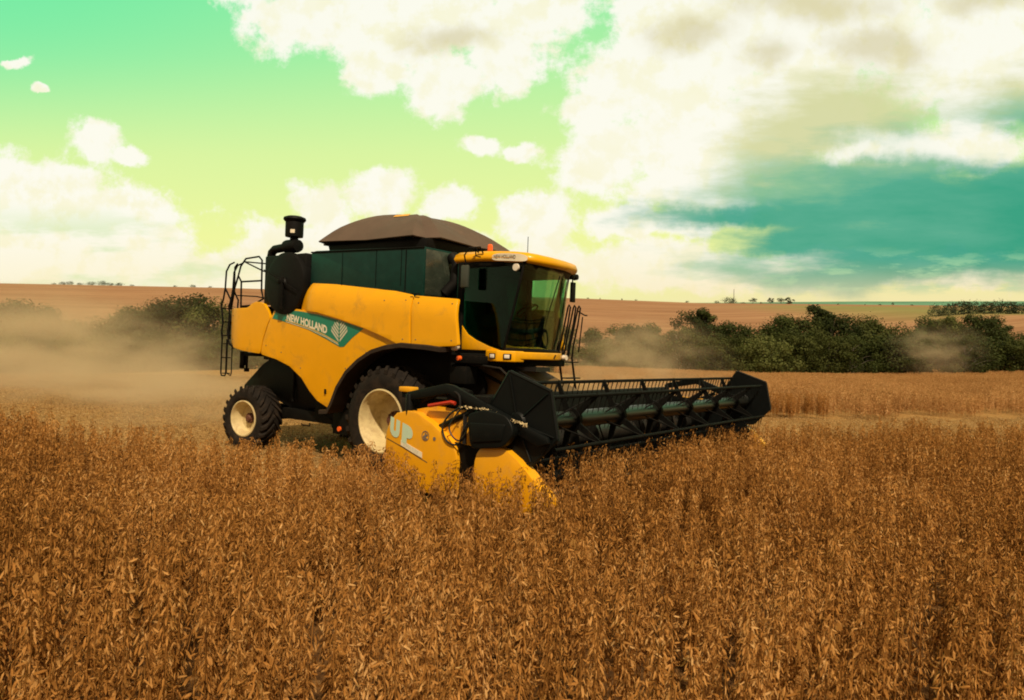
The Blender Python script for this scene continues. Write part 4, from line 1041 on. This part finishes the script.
# yellow end covers with openings, drive shield, dividers
UPN = [(2.36, .50), (2.37, 0.91), (2.38, 1.13), (2.44, 1.28), (2.56, 1.38), (2.74, 1.42), (2.9, 1.41), (3.15, 1.3), (3.42, 1.13), (3.5, 1.05), (3.53, 0.93), (3.53, 0.50)]
NOSE = [(3.80, .50), (3.81, .95), (3.83, 1.05), (3.9, 1.12), (4.05, 1.145), (4.22, 1.12), (4.38, 1.03), (4.54, .90), (4.70, .76), (4.78, .68), (4.80, .60), (4.7, .50)]
def ybul(yc, amt, cx_, cz_, rx2, rz2, sg):
    def f(X, Z, lift=0.0):
        d = min(1, ((X - cx_) / rx2) ** 2 + ((Z - cz_) / rz2) ** 2); return sg * 0 + yc - amt * (1 - d) - lift
    return f
for sg in (-1, 1):
    n_before = len(hd.children)
    f1 = ybul(-3.76, .05, 2.95, .95, .8, .8, 1); f2 = ybul(-3.72, .10, 4.1, .75, 1.3, .7, 1)
    ec = skin('end_cover', fillet(UPN, .05), f1, 'header_yellow', thick=.14, parent=hd, bevel=.03, mirror=(sg > 0))
    skin('crop_divider', fillet(NOSE, .04), f2, 'header_yellow', thick=.16, parent=hd, bevel=.04, mirror=(sg > 0))
    if sg < 0:
        EC, F1 = ec, f1
    # inner yellow gusset behind, black gap plate, drive shield
    yy = sg * 3.70
    b = MB(); b.prism([(2.95, 1.0), (2.80, 1.44), (3.10, 1.50), (3.60, 1.48), (3.74, 1.46), (3.78, 1.05), (3.5, .95)], min(yy, yy - sg * .04), max(yy, yy - sg * .04)); b.build('end_plate', 'header_yellow', hd, bevel=.006)
    b = MB(); b.prism([(3.46, .42), (3.46, 1.0), (3.40, 1.12), (3.82, 1.08), (3.86, .9), (3.86, .42)], min(yy - sg * .0, yy + sg * .03), max(yy - sg * .0, yy + sg * .03)); b.build('gap_plate', 'black_frame', hd, bevel=.01)
    DS = fillet([(3.72, 1.47), (3.98, 1.53), (4.28, 1.49), (4.38, 1.32), (4.24, 1.15), (3.79, 1.09)], .09, 5)
    b = MB(); b.prism(DS, min(yy + sg * .07, yy + sg * .17), max(yy + sg * .07, yy + sg * .17)); b.prism([(3.78, 1.38), (4.26, 1.40), (4.22, 1.22), (3.82, 1.16)], min(yy + sg * .16, yy + sg * .185), max(yy + sg * .16, yy + sg * .185)); b.build('drive_shield', 'reel_shield_black', hd, bevel=.02, seg=3)
for c_ in hd.children:
    if c_.name.split('.')[0] in ('end_cover', 'crop_divider', 'end_plate', 'gap_plate', 'drive_shield') and max(v.co.y for v in c_.data.vertices) > 3.0: c_.location.y = -.20; c_.location.z = -.10 if c_.name.split('.')[0] in ('crop_divider', 'end_cover', 'end_plate') else 0
b = MB(); b.prism([(2.75, .46), (2.75, 1.42), (3.6, 1.36), (4.3, 1.1), (4.5, .8), (4.4, .46)], 3.40, 3.43); b.build('inner_plate', 'reel_shield_black', hd)
# markings of the near end cover
def ec_line(pts, wdt, name, m, lift=.006):
    top = [(x, z + wdt / 2) for x, z in pts]; bot = [(x, z - wdt / 2) for x, z in pts][::-1]
    return skin(name, top + bot, F1, m, thick=.003, bevel=0, lift=lift, parent=EC, step=.2)
th = math.atan2(-.085, .35)
def up_map(x0, z0, ang=-.33):
    def f(x, y_):
        X = x0 + x * math.cos(ang) - y_ * math.sin(ang) * 0 ; Zq = z0 + x * math.sin(ang) + y_
        return (X, F1(X, Zq, .006), Zq)
    return f
text_mesh('lettering', 'U', .245, up_map(2.46, 1.135, -.25), 'decal_mint', EC, bold=.026, sx_=.95)
text_mesh('lettering', 'P', .265, up_map(2.68, 1.065, -.25), 'decal_mint', EC, bold=.026, sx_=1.15)
ec_line([(2.66, 1.035), (3.02, .925)], .065, 'marking_strip', 'decal_white')
ec_line([(2.40, 1.055), (2.68, .985), (3.1, .85)], .012, 'groove', 'feeder_brown', .002)
text_mesh('strip_lettering', 'SUPER FLEX', .055, up_map(2.70, 1.005, -.30), 'decal_grey', EC, sx_=.95)
b = MB()
for (cx_, cz_, r_, r2) in ((3.06, 1.155, .058, .048),):
    vs = []; 
    for k in range(24):
        a = k * math.pi / 12
        for q in (r_, r2): X, Zq = cx_ + q * math.cos(a), cz_ + q * math.sin(a); vs.append((X, F1(X, Zq, .006), Zq))
    b.add(vs, [(2 * k, 2 * k + 1, (2 * k + 3) % 48, (2 * k + 2) % 48) for k in range(24)])
for pl_ in ([(3.05, 1.12), (3.07, 1.12), (3.07, 1.19), (3.05, 1.19)], [(3.02, 1.15), (3.03, 1.13), (3.10, 1.16), (3.09, 1.18)], [(3.03, 1.115), (3.09, 1.115), (3.08, 1.135), (3.04, 1.135)]):
    b.add([(x, F1(x, z, .006), z) for x, z in pl_], [(0, 1, 2, 3)])
b.build('pictogram', 'decal_print', EC, smooth=0)
b = MB(); vs = [(3.20 + .022 * math.cos(k * math.pi / 6), 0, 1.135 + .022 * math.sin(k * math.pi / 6)) for k in range(12)]; b.add([(x, F1(x, z, .006), z) for x, _, z in vs], [tuple(range(12))]); b.build('bolt_mark', 'decal_print', EC, smooth=0)
# hydraulics and hoses round the near end
b = MB(); b.tube([(2.85, -3.66, 1.56), (3.1, -3.68, 1.66), (3.5, -3.68, 1.68), (3.62, -3.7, 1.66)], .055, 12); b.tube([(2.6, -3.5, 1.48), (2.95, -3.62, 1.6)], .035, 8); b.bb(3.3, 3.9, -3.74, -3.64, 1.52, 1.66); b.bb(2.75, 3.4, -3.66, -3.5, 1.45, 1.58); b.build('tilt_cylinder', 'black_frame', hd, bevel=.01)
b = MB()
def hose(pts, r_=.011): 
    P_ = [Vector(p) for p in pts]; out = []
    for i in range(len(P_) - 1):
        p0, p1, p2, p3 = P_[max(0, i - 1)], P_[i], P_[i + 1], P_[min(len(P_) - 1, i + 2)]
        for k in range(6):
            t = k / 6; out.append(.5 * ((2 * p1) + (-p0 + p2) * t + (2 * p0 - 5 * p1 + 4 * p2 - p3) * t * t + (-p0 + 3 * p1 - 3 * p2 + p3) * t ** 3))
    out.append(P_[-1]); b.tube(out, r_, 6)
hose([(3.55, -3.79, 1.52), (3.40, -3.80, 1.42), (3.32, -3.81, 1.28), (3.38, -3.81, 1.14), (3.52, -3.80, 1.10), (3.62, -3.80, 1.2), (3.62, -3.79, 1.45)])
hose([(3.62, -3.79, 1.55), (3.52, -3.81, 1.44), (3.44, -3.83, 1.30), (3.5, -3.83, 1.19), (3.60, -3.82, 1.16), (3.68, -3.81, 1.28), (3.70, -3.80, 1.44)], .009)
hose([(2.5, -3.55, 1.5), (2.9, -3.7, 1.62), (3.3, -3.74, 1.70), (3.52, -3.78, 1.66), (3.56, -3.79, 1.50)], .012)
hose([(3.74, -3.8, 1.42), (3.68, -3.84, 1.32), (3.62, -3.84, 1.18), (3.58, -3.8, 1.08)], .009)
b.tube([(3.62, -3.77, 1.12), (3.62, -3.77, 1.42)], .026, 8)
b.build('hose', 'hose_black', hd)
b = MB(); b.tube([(3.05, -3.76, 1.50), (3.42, -3.79, 1.57), (3.48, -3.79, 1.56)], .022, 8); b.build('coupling', 'red_plastic', hd)
b = MB(); b.tube([(2.58, -3.62, 1.38), (2.58, -3.62, 1.56)], .035, 10); b.build('oil_cup', 'red_plastic', hd)
b = MB(); b.bb(2.48, 2.68, -3.70, -3.56, 1.63, 1.69); b.build('cap', 'header_yellow', hd, bevel=.01)
b = MB(); b.bb(2.52, 2.64, -3.68, -3.58, 1.56, 1.63); b.build('cap_base', 'black_frame', hd)
b = MB()
for _ in range(170):      # chaff lying along the shield top
    t = random.random(); p = Vector((3.55 + t * .95, -3.80 + random.uniform(-.04, .03), 1.505 + .05 * math.sin(t * 3) - .02 * t + random.uniform(0, .03)))
    p.z = (1.52 if t < .35 else 1.535 - (t - .35) * .22) + random.uniform(0, .02)
    d = Vector((random.gauss(0, 1), random.gauss(0, 1), random.gauss(0, .5))).normalized() * .016; e_ = d.orthogonal().normalized() * .006; b.add([p - d, p + e_, p + d, p - e_], [(0, 1, 2, 3)])
ch = b.build('chaff', 'chaff', hd, smooth=0); ch['kind'] = 'stuff'
for y_ in (Y1 + .02,): pass

# ------------------------------------------------------------------ trees
leafmat('foliage_dark', [(0.0, (.022, .032, .010)), (.4, (.040, .053, .014)), (.75, (.064, .082, .022)), (1.0, (.10, .122, .034))], rough=.6, trans=.2, orand=.55)
leafmat('foliage_olive', [(0.0, (.036, .046, .012)), (.4, (.064, .076, .020)), (.75, (.095, .112, .030)), (1.0, (.14, .15, .05))], rough=.6, trans=.2, orand=.6)
leafmat('foliage_pale', [(0.0, (.05, .05, .025)), (.4, (.10, .105, .045)), (.75, (.16, .16, .075)), (1.0, (.24, .22, .11))], rough=.6, trans=.25)
leafmat('foliage_far', [(0.0, (.030, .045, .026)), (.5, (.055, .075, .040)), (1.0, (.09, .11, .06))], rough=.7, trans=.2)
def tree_meshes(seed, wide=.42, low=.10, nclump=40, nleaf=210, leaf=.021, kind='round', trunkw=.022):
    """unit-height tree: returns (trunk mesh builder, crown bulk)"""
    rs = random.Random(seed); T_ = MB(); B = Bulk()
    def u(a, b): return rs.uniform(a, b)
    lean = Vector((u(-.04, .04), u(-.04, .04), 0))
    T_.tube([(0, 0, -.03), lean * .5 + Vector((0, 0, .25)), lean + Vector((0, 0, .55)), lean * 1.2 + Vector((0, 0, .85))], [trunkw, trunkw * .8, trunkw * .5, trunkw * .15], 7)
    cl = []
    for i in range(nclump):
        h = low + (1 - low) * (i + .5) / nclump; hh = (h - low) / (1 - low)
        if kind == 'round': rad = wide * (math.sin(math.pi * min(1, max(0.05, hh * .88 + .08))) ** .6)
        elif kind == 'cone': rad = wide * (1 - hh) ** .7 * (.35 + .65 * min(1, hh * 5))
        elif kind == 'umbrella': rad = wide * (.15 if hh < .55 else 1.0) * (1 if hh < .9 else .6)
        else: rad = wide * (.9 - .5 * hh)
        a = u(0, 6.283); q = rad * math.sqrt(u(.05, 1)) 
        c = Vector((q * math.cos(a), q * math.sin(a), h * .96)); r_ = u(.085, .17) * (wide / .42) * (1.0 if kind != 'cone' else .7)
        cl.append((c, r_))
        if rs.random() < .5: T_.tube([lean + Vector((0, 0, max(.12, h - .25))), c * .6 + Vector((0, 0, c.z * .4 - .03)), c], [trunkw * .4, trunkw * .25, trunkw * .08], 5)
    for c, r_ in cl:
        tn = u(.32, .62)
        for k in range(nleaf):
            d = Vector((rs.gauss(0, 1), rs.gauss(0, 1), rs.gauss(0, .75))); d.normalize(); p = c + d * r_ * (u(.15, 1) ** .45) * u(.85, 1.18)
            nrm = (d + Vector((rs.gauss(0, .28), rs.gauss(0, .28), rs.gauss(0, .28)))).normalized(); a = nrm.orthogonal().normalized(); a = (a * math.cos(k) + nrm.cross(a) * math.sin(k)); b_ = nrm.cross(a)
            s = leaf * u(.5, 1.1) * .5
            B.quad(p, a * s, b_ * s * 1.3, min(1, max(0, tn + rs.gauss(0, .12))))
    return T_, B
def tree_proto(seed, fol, bark='bark', **kw):
    T_, B = tree_meshes(seed, **kw)
    cm = B.mesh('crown', fol); tm = T_.build('trunk', bark); me_ = tm.data; bpy.data.objects.remove(tm); return me_, cm
PR = {
 'dark0': tree_proto(1, 'foliage_dark'), 'dark1': tree_proto(2, 'foliage_dark', wide=.50, nclump=44), 'dark2': tree_proto(3, 'foliage_dark', wide=.36, nclump=32),
 'olive0': tree_proto(4, 'foliage_olive'), 'olive1': tree_proto(5, 'foliage_olive', wide=.52, nclump=46), 'olive2': tree_proto(6, 'foliage_olive', wide=.40, low=.04),
 'tall': tree_proto(7, 'foliage_dark', wide=.24, nclump=40, kind='x'), 'bush0': tree_proto(8, 'foliage_olive', wide=.75, low=.0, nclump=46, leaf=.034), 'bush1': tree_proto(9, 'foliage_dark', wide=.8, low=.0, nclump=46, leaf=.034),
 'pale': tree_proto(10, 'foliage_pale', wide=.45, low=.1), 'stem': tree_proto(11, 'foliage_olive', bark='pale_bark', wide=.40, low=.42, trunkw=.03),
 'far0': tree_proto(12, 'foliage_far', wide=.6, low=.05, nclump=22, nleaf=30, leaf=.07), 'far1': tree_proto(13, 'foliage_far', wide=.5, low=.35, nclump=20, nleaf=30, leaf=.07, trunkw=.03), 'far2': tree_proto(14, 'foliage_far', wide=.7, low=.45, nclump=22, nleaf=30, leaf=.06, kind='round', trunkw=.03),
 'farbush': tree_proto(15, 'foliage_far', wide=1.3, low=0, nclump=26, nleaf=26, leaf=.09),
}
def pxray(px, py):
    a = (px - 512) / 700; b_ = (350 - py) / 700; P_ = math.atan(46 / 700)
    return Vector((a, math.cos(P_) + b_ * math.sin(P_), -math.sin(P_) + b_ * math.cos(P_)))
def plant_tree(kind, bearing, dist, skyline, name, label, cat, group=None, sx_=1.0):
    """bearing and skyline are survey sightings of the tree top; dist in metres"""
    r_ = pxray(bearing, skyline); t = dist / r_.y; x, y, zt = r_.x * t, dist, CAMH + r_.z * t
    zb = tz(x, y) - .15; h = max(.8, zt - zb)
    o = empty(name, (x, y, zb), random.uniform(0, 6.28)); tag(o, label, cat, group)
    o.scale = (h * sx_, h * sx_, h)
    tm, cm = PR[kind]
    for nm, me_ in (('trunk', tm), ('crown', cm)):
        c = bpy.data.objects.new(nm, me_); COL.objects.link(c); c.parent = o
    return o, h
ORD = 'first second third fourth fifth sixth seventh eighth ninth tenth eleventh twelfth thirteenth fourteenth fifteenth sixteenth seventeenth eighteenth nineteenth twentieth'.split()
LOOK = {'dark0': 'dark green round headed tree', 'dark1': 'dark green wide spreading tree', 'dark2': 'dark green narrow crowned tree', 'olive0': 'olive green round headed tree', 'olive1': 'olive green wide spreading tree', 'olive2': 'olive green low branched tree',
        'tall': 'tall slim dark tree', 'bush0': 'low olive green bush', 'bush1': 'low dark green bush', 'pale': 'pale dusty green tree', 'stem': 'green tree on a bare pale trunk'}
def row(lst, where, group, dist, base='creek_tree', cat='tree', sx_=1.15):
    for i, (px_, ty, k) in enumerate(lst):
        lab = f"{LOOK[k]}, {ORD[i]} from left {where}"
        plant_tree(k, px_, dist + random.uniform(-3, 3), ty, base, lab, cat, group, sx_)
row([(-34, 306, 'dark1'), (-8, 302, 'dark0'), (16, 303, 'dark1'), (38, 312, 'dark0'), (62, 322, 'olive0'), (90, 322, 'olive1'), (118, 313, 'dark0'), (136, 309, 'dark1'), (152, 309, 'olive0'), (167, 303, 'dark0'), (190, 297, 'dark1'), (212, 304, 'olive1'), (236, 312, 'dark0')], 'among tall trees left of harvester', 'tall trees of the wood left of the harvester', 84)
row([(2, 330, 'olive1'), (40, 336, 'olive0'), (80, 338, 'bush0'), (112, 334, 'olive2'), (140, 332, 'pale'), (164, 334, 'olive1'), (186, 336, 'pale'), (208, 332, 'olive2'), (230, 338, 'bush1')], 'in fringe left of harvester', 'low front trees of the left wood', 72)
row([(262, 318, 'dark1'), (430, 320, 'dark0'), (480, 324, 'olive1'), (520, 326, 'dark1'), (560, 328, 'olive0'), (590, 330, 'dark0')], 'among trees behind the harvester', 'creek trees behind the harvester', 94)
row([(612, 328, 'olive1'), (634, 326, 'dark1'), (655, 326, 'dark0'), (675, 334, 'olive0'), (689, 313, 'dark2'), (703, 309, 'tall'), (718, 324, 'dark0'), (736, 325, 'dark1'), (756, 331, 'olive0'), (782, 317, 'dark1'), (800, 318, 'olive1'), (821, 306, 'tall'), (836, 317, 'dark1'), (857, 318, 'olive0'), (878, 323, 'dark0'), (898, 327, 'olive1'), (918, 332, 'dark1')], 'in tall creek row right of harvester', 'tall back trees of the right creek wood', 100)
row([(934, 319, 'dark0'), (944, 317, 'olive2'), (958, 325, 'dark1'), (973, 316, 'dark1'), (986, 318, 'dark0'), (998, 332, 'olive0'), (1004, 326, 'tall'), (1020, 334, 'olive1'), (1042, 330, 'dark0'), (1064, 332, 'dark1')], 'in wood at right edge', 'trees of the wood at the right edge', 112)
row([(604, 346, 'bush0'), (622, 342, 'olive2'), (645, 340, 'bush1'), (664, 342, 'olive0'), (681, 330, 'stem'), (700, 336, 'olive1'), (722, 338, 'olive2'), (742, 337, 'olive1'), (764, 340, 'bush0'), (786, 333, 'olive1'), (808, 336, 'olive2'), (830, 336, 'olive1'), (852, 335, 'dark1'), (876, 340, 'olive2'), (898, 340, 'bush1'), (920, 344, 'bush0'), (944, 338, 'olive0'), (968, 336, 'dark1'), (992, 340, 'bush1'), (1016, 342, 'bush0')], 'in front row right of harvester', 'low front trees of the right creek wood', 90)
# small trees on the skyline
def far_row(lst, dist, labf, name, group):
    for i, (px_, ty, k, s) in enumerate(lst): plant_tree(k, px_, dist, ty, name, labf(i), 'tree', group, s)
far_row([(54, 283.5, 'farbush', 1.6), (63, 282, 'farbush', 1.3), (70, 281.5, 'farbush', 1), (80, 283, 'farbush', 1.6), (91, 282, 'farbush', 1.2), (102, 281.3, 'farbush', 1), (110, 283, 'farbush', 1.5), (119, 283, 'farbush', 1.3), (132, 285, 'farbush', 1.5), (175, 285.7, 'farbush', 1.4), (193, 285, 'farbush', 1.3), (210, 286.3, 'farbush', 1.5)], 452, lambda i: f'{ORD[i]} tiny dark tree from the left on the left ridge', 'ridge_tree', 'tiny trees on the left ridge')
far_row([(588, 298, 'farbush', 1), (600, 298, 'far0', 1), (622, 298.5, 'far0', 1), (636, 300, 'farbush', 1), (687, 301, 'farbush', 1)], 455, lambda i: f'{ORD[i]} tiny bush from the left on the skyline between cab and mast', 'ridge_bush', 'tiny bushes on the middle skyline')
far_row([(717, 301, 'farbush', .9), (730, 298, 'farbush', 1.1), (753, 298.5, 'far2', 1.4), (743, 302.3, 'farbush', 1.4), (761, 302, 'far0', 1.2), (771, 298, 'far1', 1.1), (781, 298.3, 'far2', 1.2), (790, 297.5, 'far0', 1.4)], 440, lambda i: ['small bush left of the thin mast on the skyline', 'broad dark bush at the foot of the skyline mast', 'umbrella shaped tree right of the skyline mast', 'low scrub just right of the mast foot', 'tiny round bush between the umbrella tree and the lone tree', 'lone small tree standing clear on the skyline', 'left one of the two close skyline trees', 'largest round tree at the right end of the skyline group'][i], 'ridge_tree', 'small trees by the mast')
far_row([(838, 305.5, 'farbush', .8), (865, 304.5, 'far0', 1), (880, 305, 'farbush', 1), (893, 302.5, 'far1', .8), (912, 305, 'farbush', 1)], 420, lambda i: f'{ORD[i]} tiny tree from the left on the low horizon left of the far right wood', 'horizon_tree', 'tiny trees on the low horizon')
far_row([(937, 306, 'farbush', .7), (949, 304.5, 'farbush', .8), (962, 301.5, 'far0', 1.5), (973, 302.5, 'farbush', .8), (985, 302.5, 'far0', 1.6), (997, 302, 'farbush', .8), (1008, 302, 'far0', 1.6), (1019, 304.5, 'farbush', .8), (1032, 304, 'farbush', .9)], 215, lambda i: f'{ORD[i]} tree from the left in the dark wood on the right horizon', 'horizon_tree', 'dark wood on the right horizon')
# lattice mast
r_ = pxray(734, 289); t = 445 / r_.y; mx_, my_, mz_ = r_.x * t, 445, CAMH + r_.z * t; zb = tz(mx_, my_)
b = MB()
for k in range(3):
    a = k * 2.094; b.tube([(mx_ + .4 * math.cos(a), my_ + .4 * math.sin(a), zb - .3), (mx_ + .12 * math.cos(a), my_ + .12 * math.sin(a), mz_)], .06, 4)
nz = 9
for k in range(nz):
    z = zb + (mz_ - zb) * k / nz; z2 = zb + (mz_ - zb) * (k + 1) / nz; w_ = .4 - .28 * k / nz
    for q in range(3):
        a, a2 = q * 2.094, (q + 1) * 2.094; b.tube([(mx_ + w_ * math.cos(a), my_ + w_ * math.sin(a), z), (mx_ + w_ * .9 * math.cos(a2), my_ + w_ * .9 * math.sin(a2), z2)], .035, 3)
tag(b.build('radio_mast', 'mast_grey', smooth=0), 'thin lattice radio mast standing on the skyline', 'mast')

# ------------------------------------------------------------------ drifting dust
def dust(name, c, rad, dens, label, nscale=2.3, seed=0.0, col=(.98, .79, .56), thr=(.42, .62)):
    bm = bmesh.new(); bmesh.ops.create_icosphere(bm, subdivisions=3, radius=1.0); me = bpy.data.meshes.new(name); bm.to_mesh(me); bm.free()
    o = bpy.data.objects.new(name, me); COL.objects.link(o); o.location = c; o.scale = rad; tag(o, label, 'dust', kind='stuff')
    m = bpy.data.materials.new(name + '_air'); m.use_nodes = True; m.node_tree.nodes.clear(); T = NT(m.node_tree)
    oc = T.new('ShaderNodeTexCoord').outputs['Object']
    ln = T.new('ShaderNodeVectorMath', operation='LENGTH'); T.l.new(oc, ln.inputs[0])
    fall = T.ss(ln.outputs['Value'], 1.0, .15)
    mp = T.new('ShaderNodeMapping'); T.l.new(oc, mp.inputs[0]); mp.inputs['Location'].default_value = (seed, seed * .7, 0)
    nn = T.ss(T.noise(mp.outputs[0], nscale, 4, .55, .4), *thr)
    d = T.m('MULTIPLY', T.m('MULTIPLY', fall, T.m('ADD', nn, .05)), dens)
    v = T.new('ShaderNodeVolumePrincipled'); v.inputs['Color'].default_value = (*col, 1); T.put(v.inputs['Density'], d); v.inputs['Anisotropy'].default_value = .2
    out = T.new('ShaderNodeOutputMaterial'); T.l.new(v.outputs[0], out.inputs['Volume']); me.materials.append(m); return o
dust('dust_cloud', (-8.6, 17.8, .35), (3.0, 2.6, 1.7), .34, 'dense dust puff curling up right behind the rear wheel', nscale=1.6, seed=1.0)
dust('dust_cloud', (-13.0, 22.5, .6), (4.6, 4.0, 2.5), .34, 'tan dust billow a little way behind the ladder', nscale=1.8, seed=4.0)
dust('dust_cloud', (-20, 30, .9), (8, 7, 3.4), .24, 'tall pale dust billow over the cut field at the left', nscale=1.8, seed=2.0)
dust('dust_cloud', (-30, 38, .2), (10, 8, 3.8), .18, 'farthest dust billow fading out at the left edge', nscale=1.8, seed=9.0)
dust('dust_cloud', (-17, 26, -1.3), (13, 11, 2.0), .28, 'low flat dust sheet lying on the stubble at left', seed=7.0)
dust('dust_cloud', (-40, 60, -1.5), (36, 11, 7.0), .034, 'thin dust veil in front of the wood at the left', seed=3.0)
dust('dust_cloud', (4.4, 25, .2), (4.2, 4.5, 2.8), .34, 'tan dust puff rising behind the reel right of the cab', seed=5.0)
dust('dust_cloud', (51, 84, -2.6), (6.5, 6, 4.2), .12, 'small dust puff before the creek trees at the right', seed=8.0)
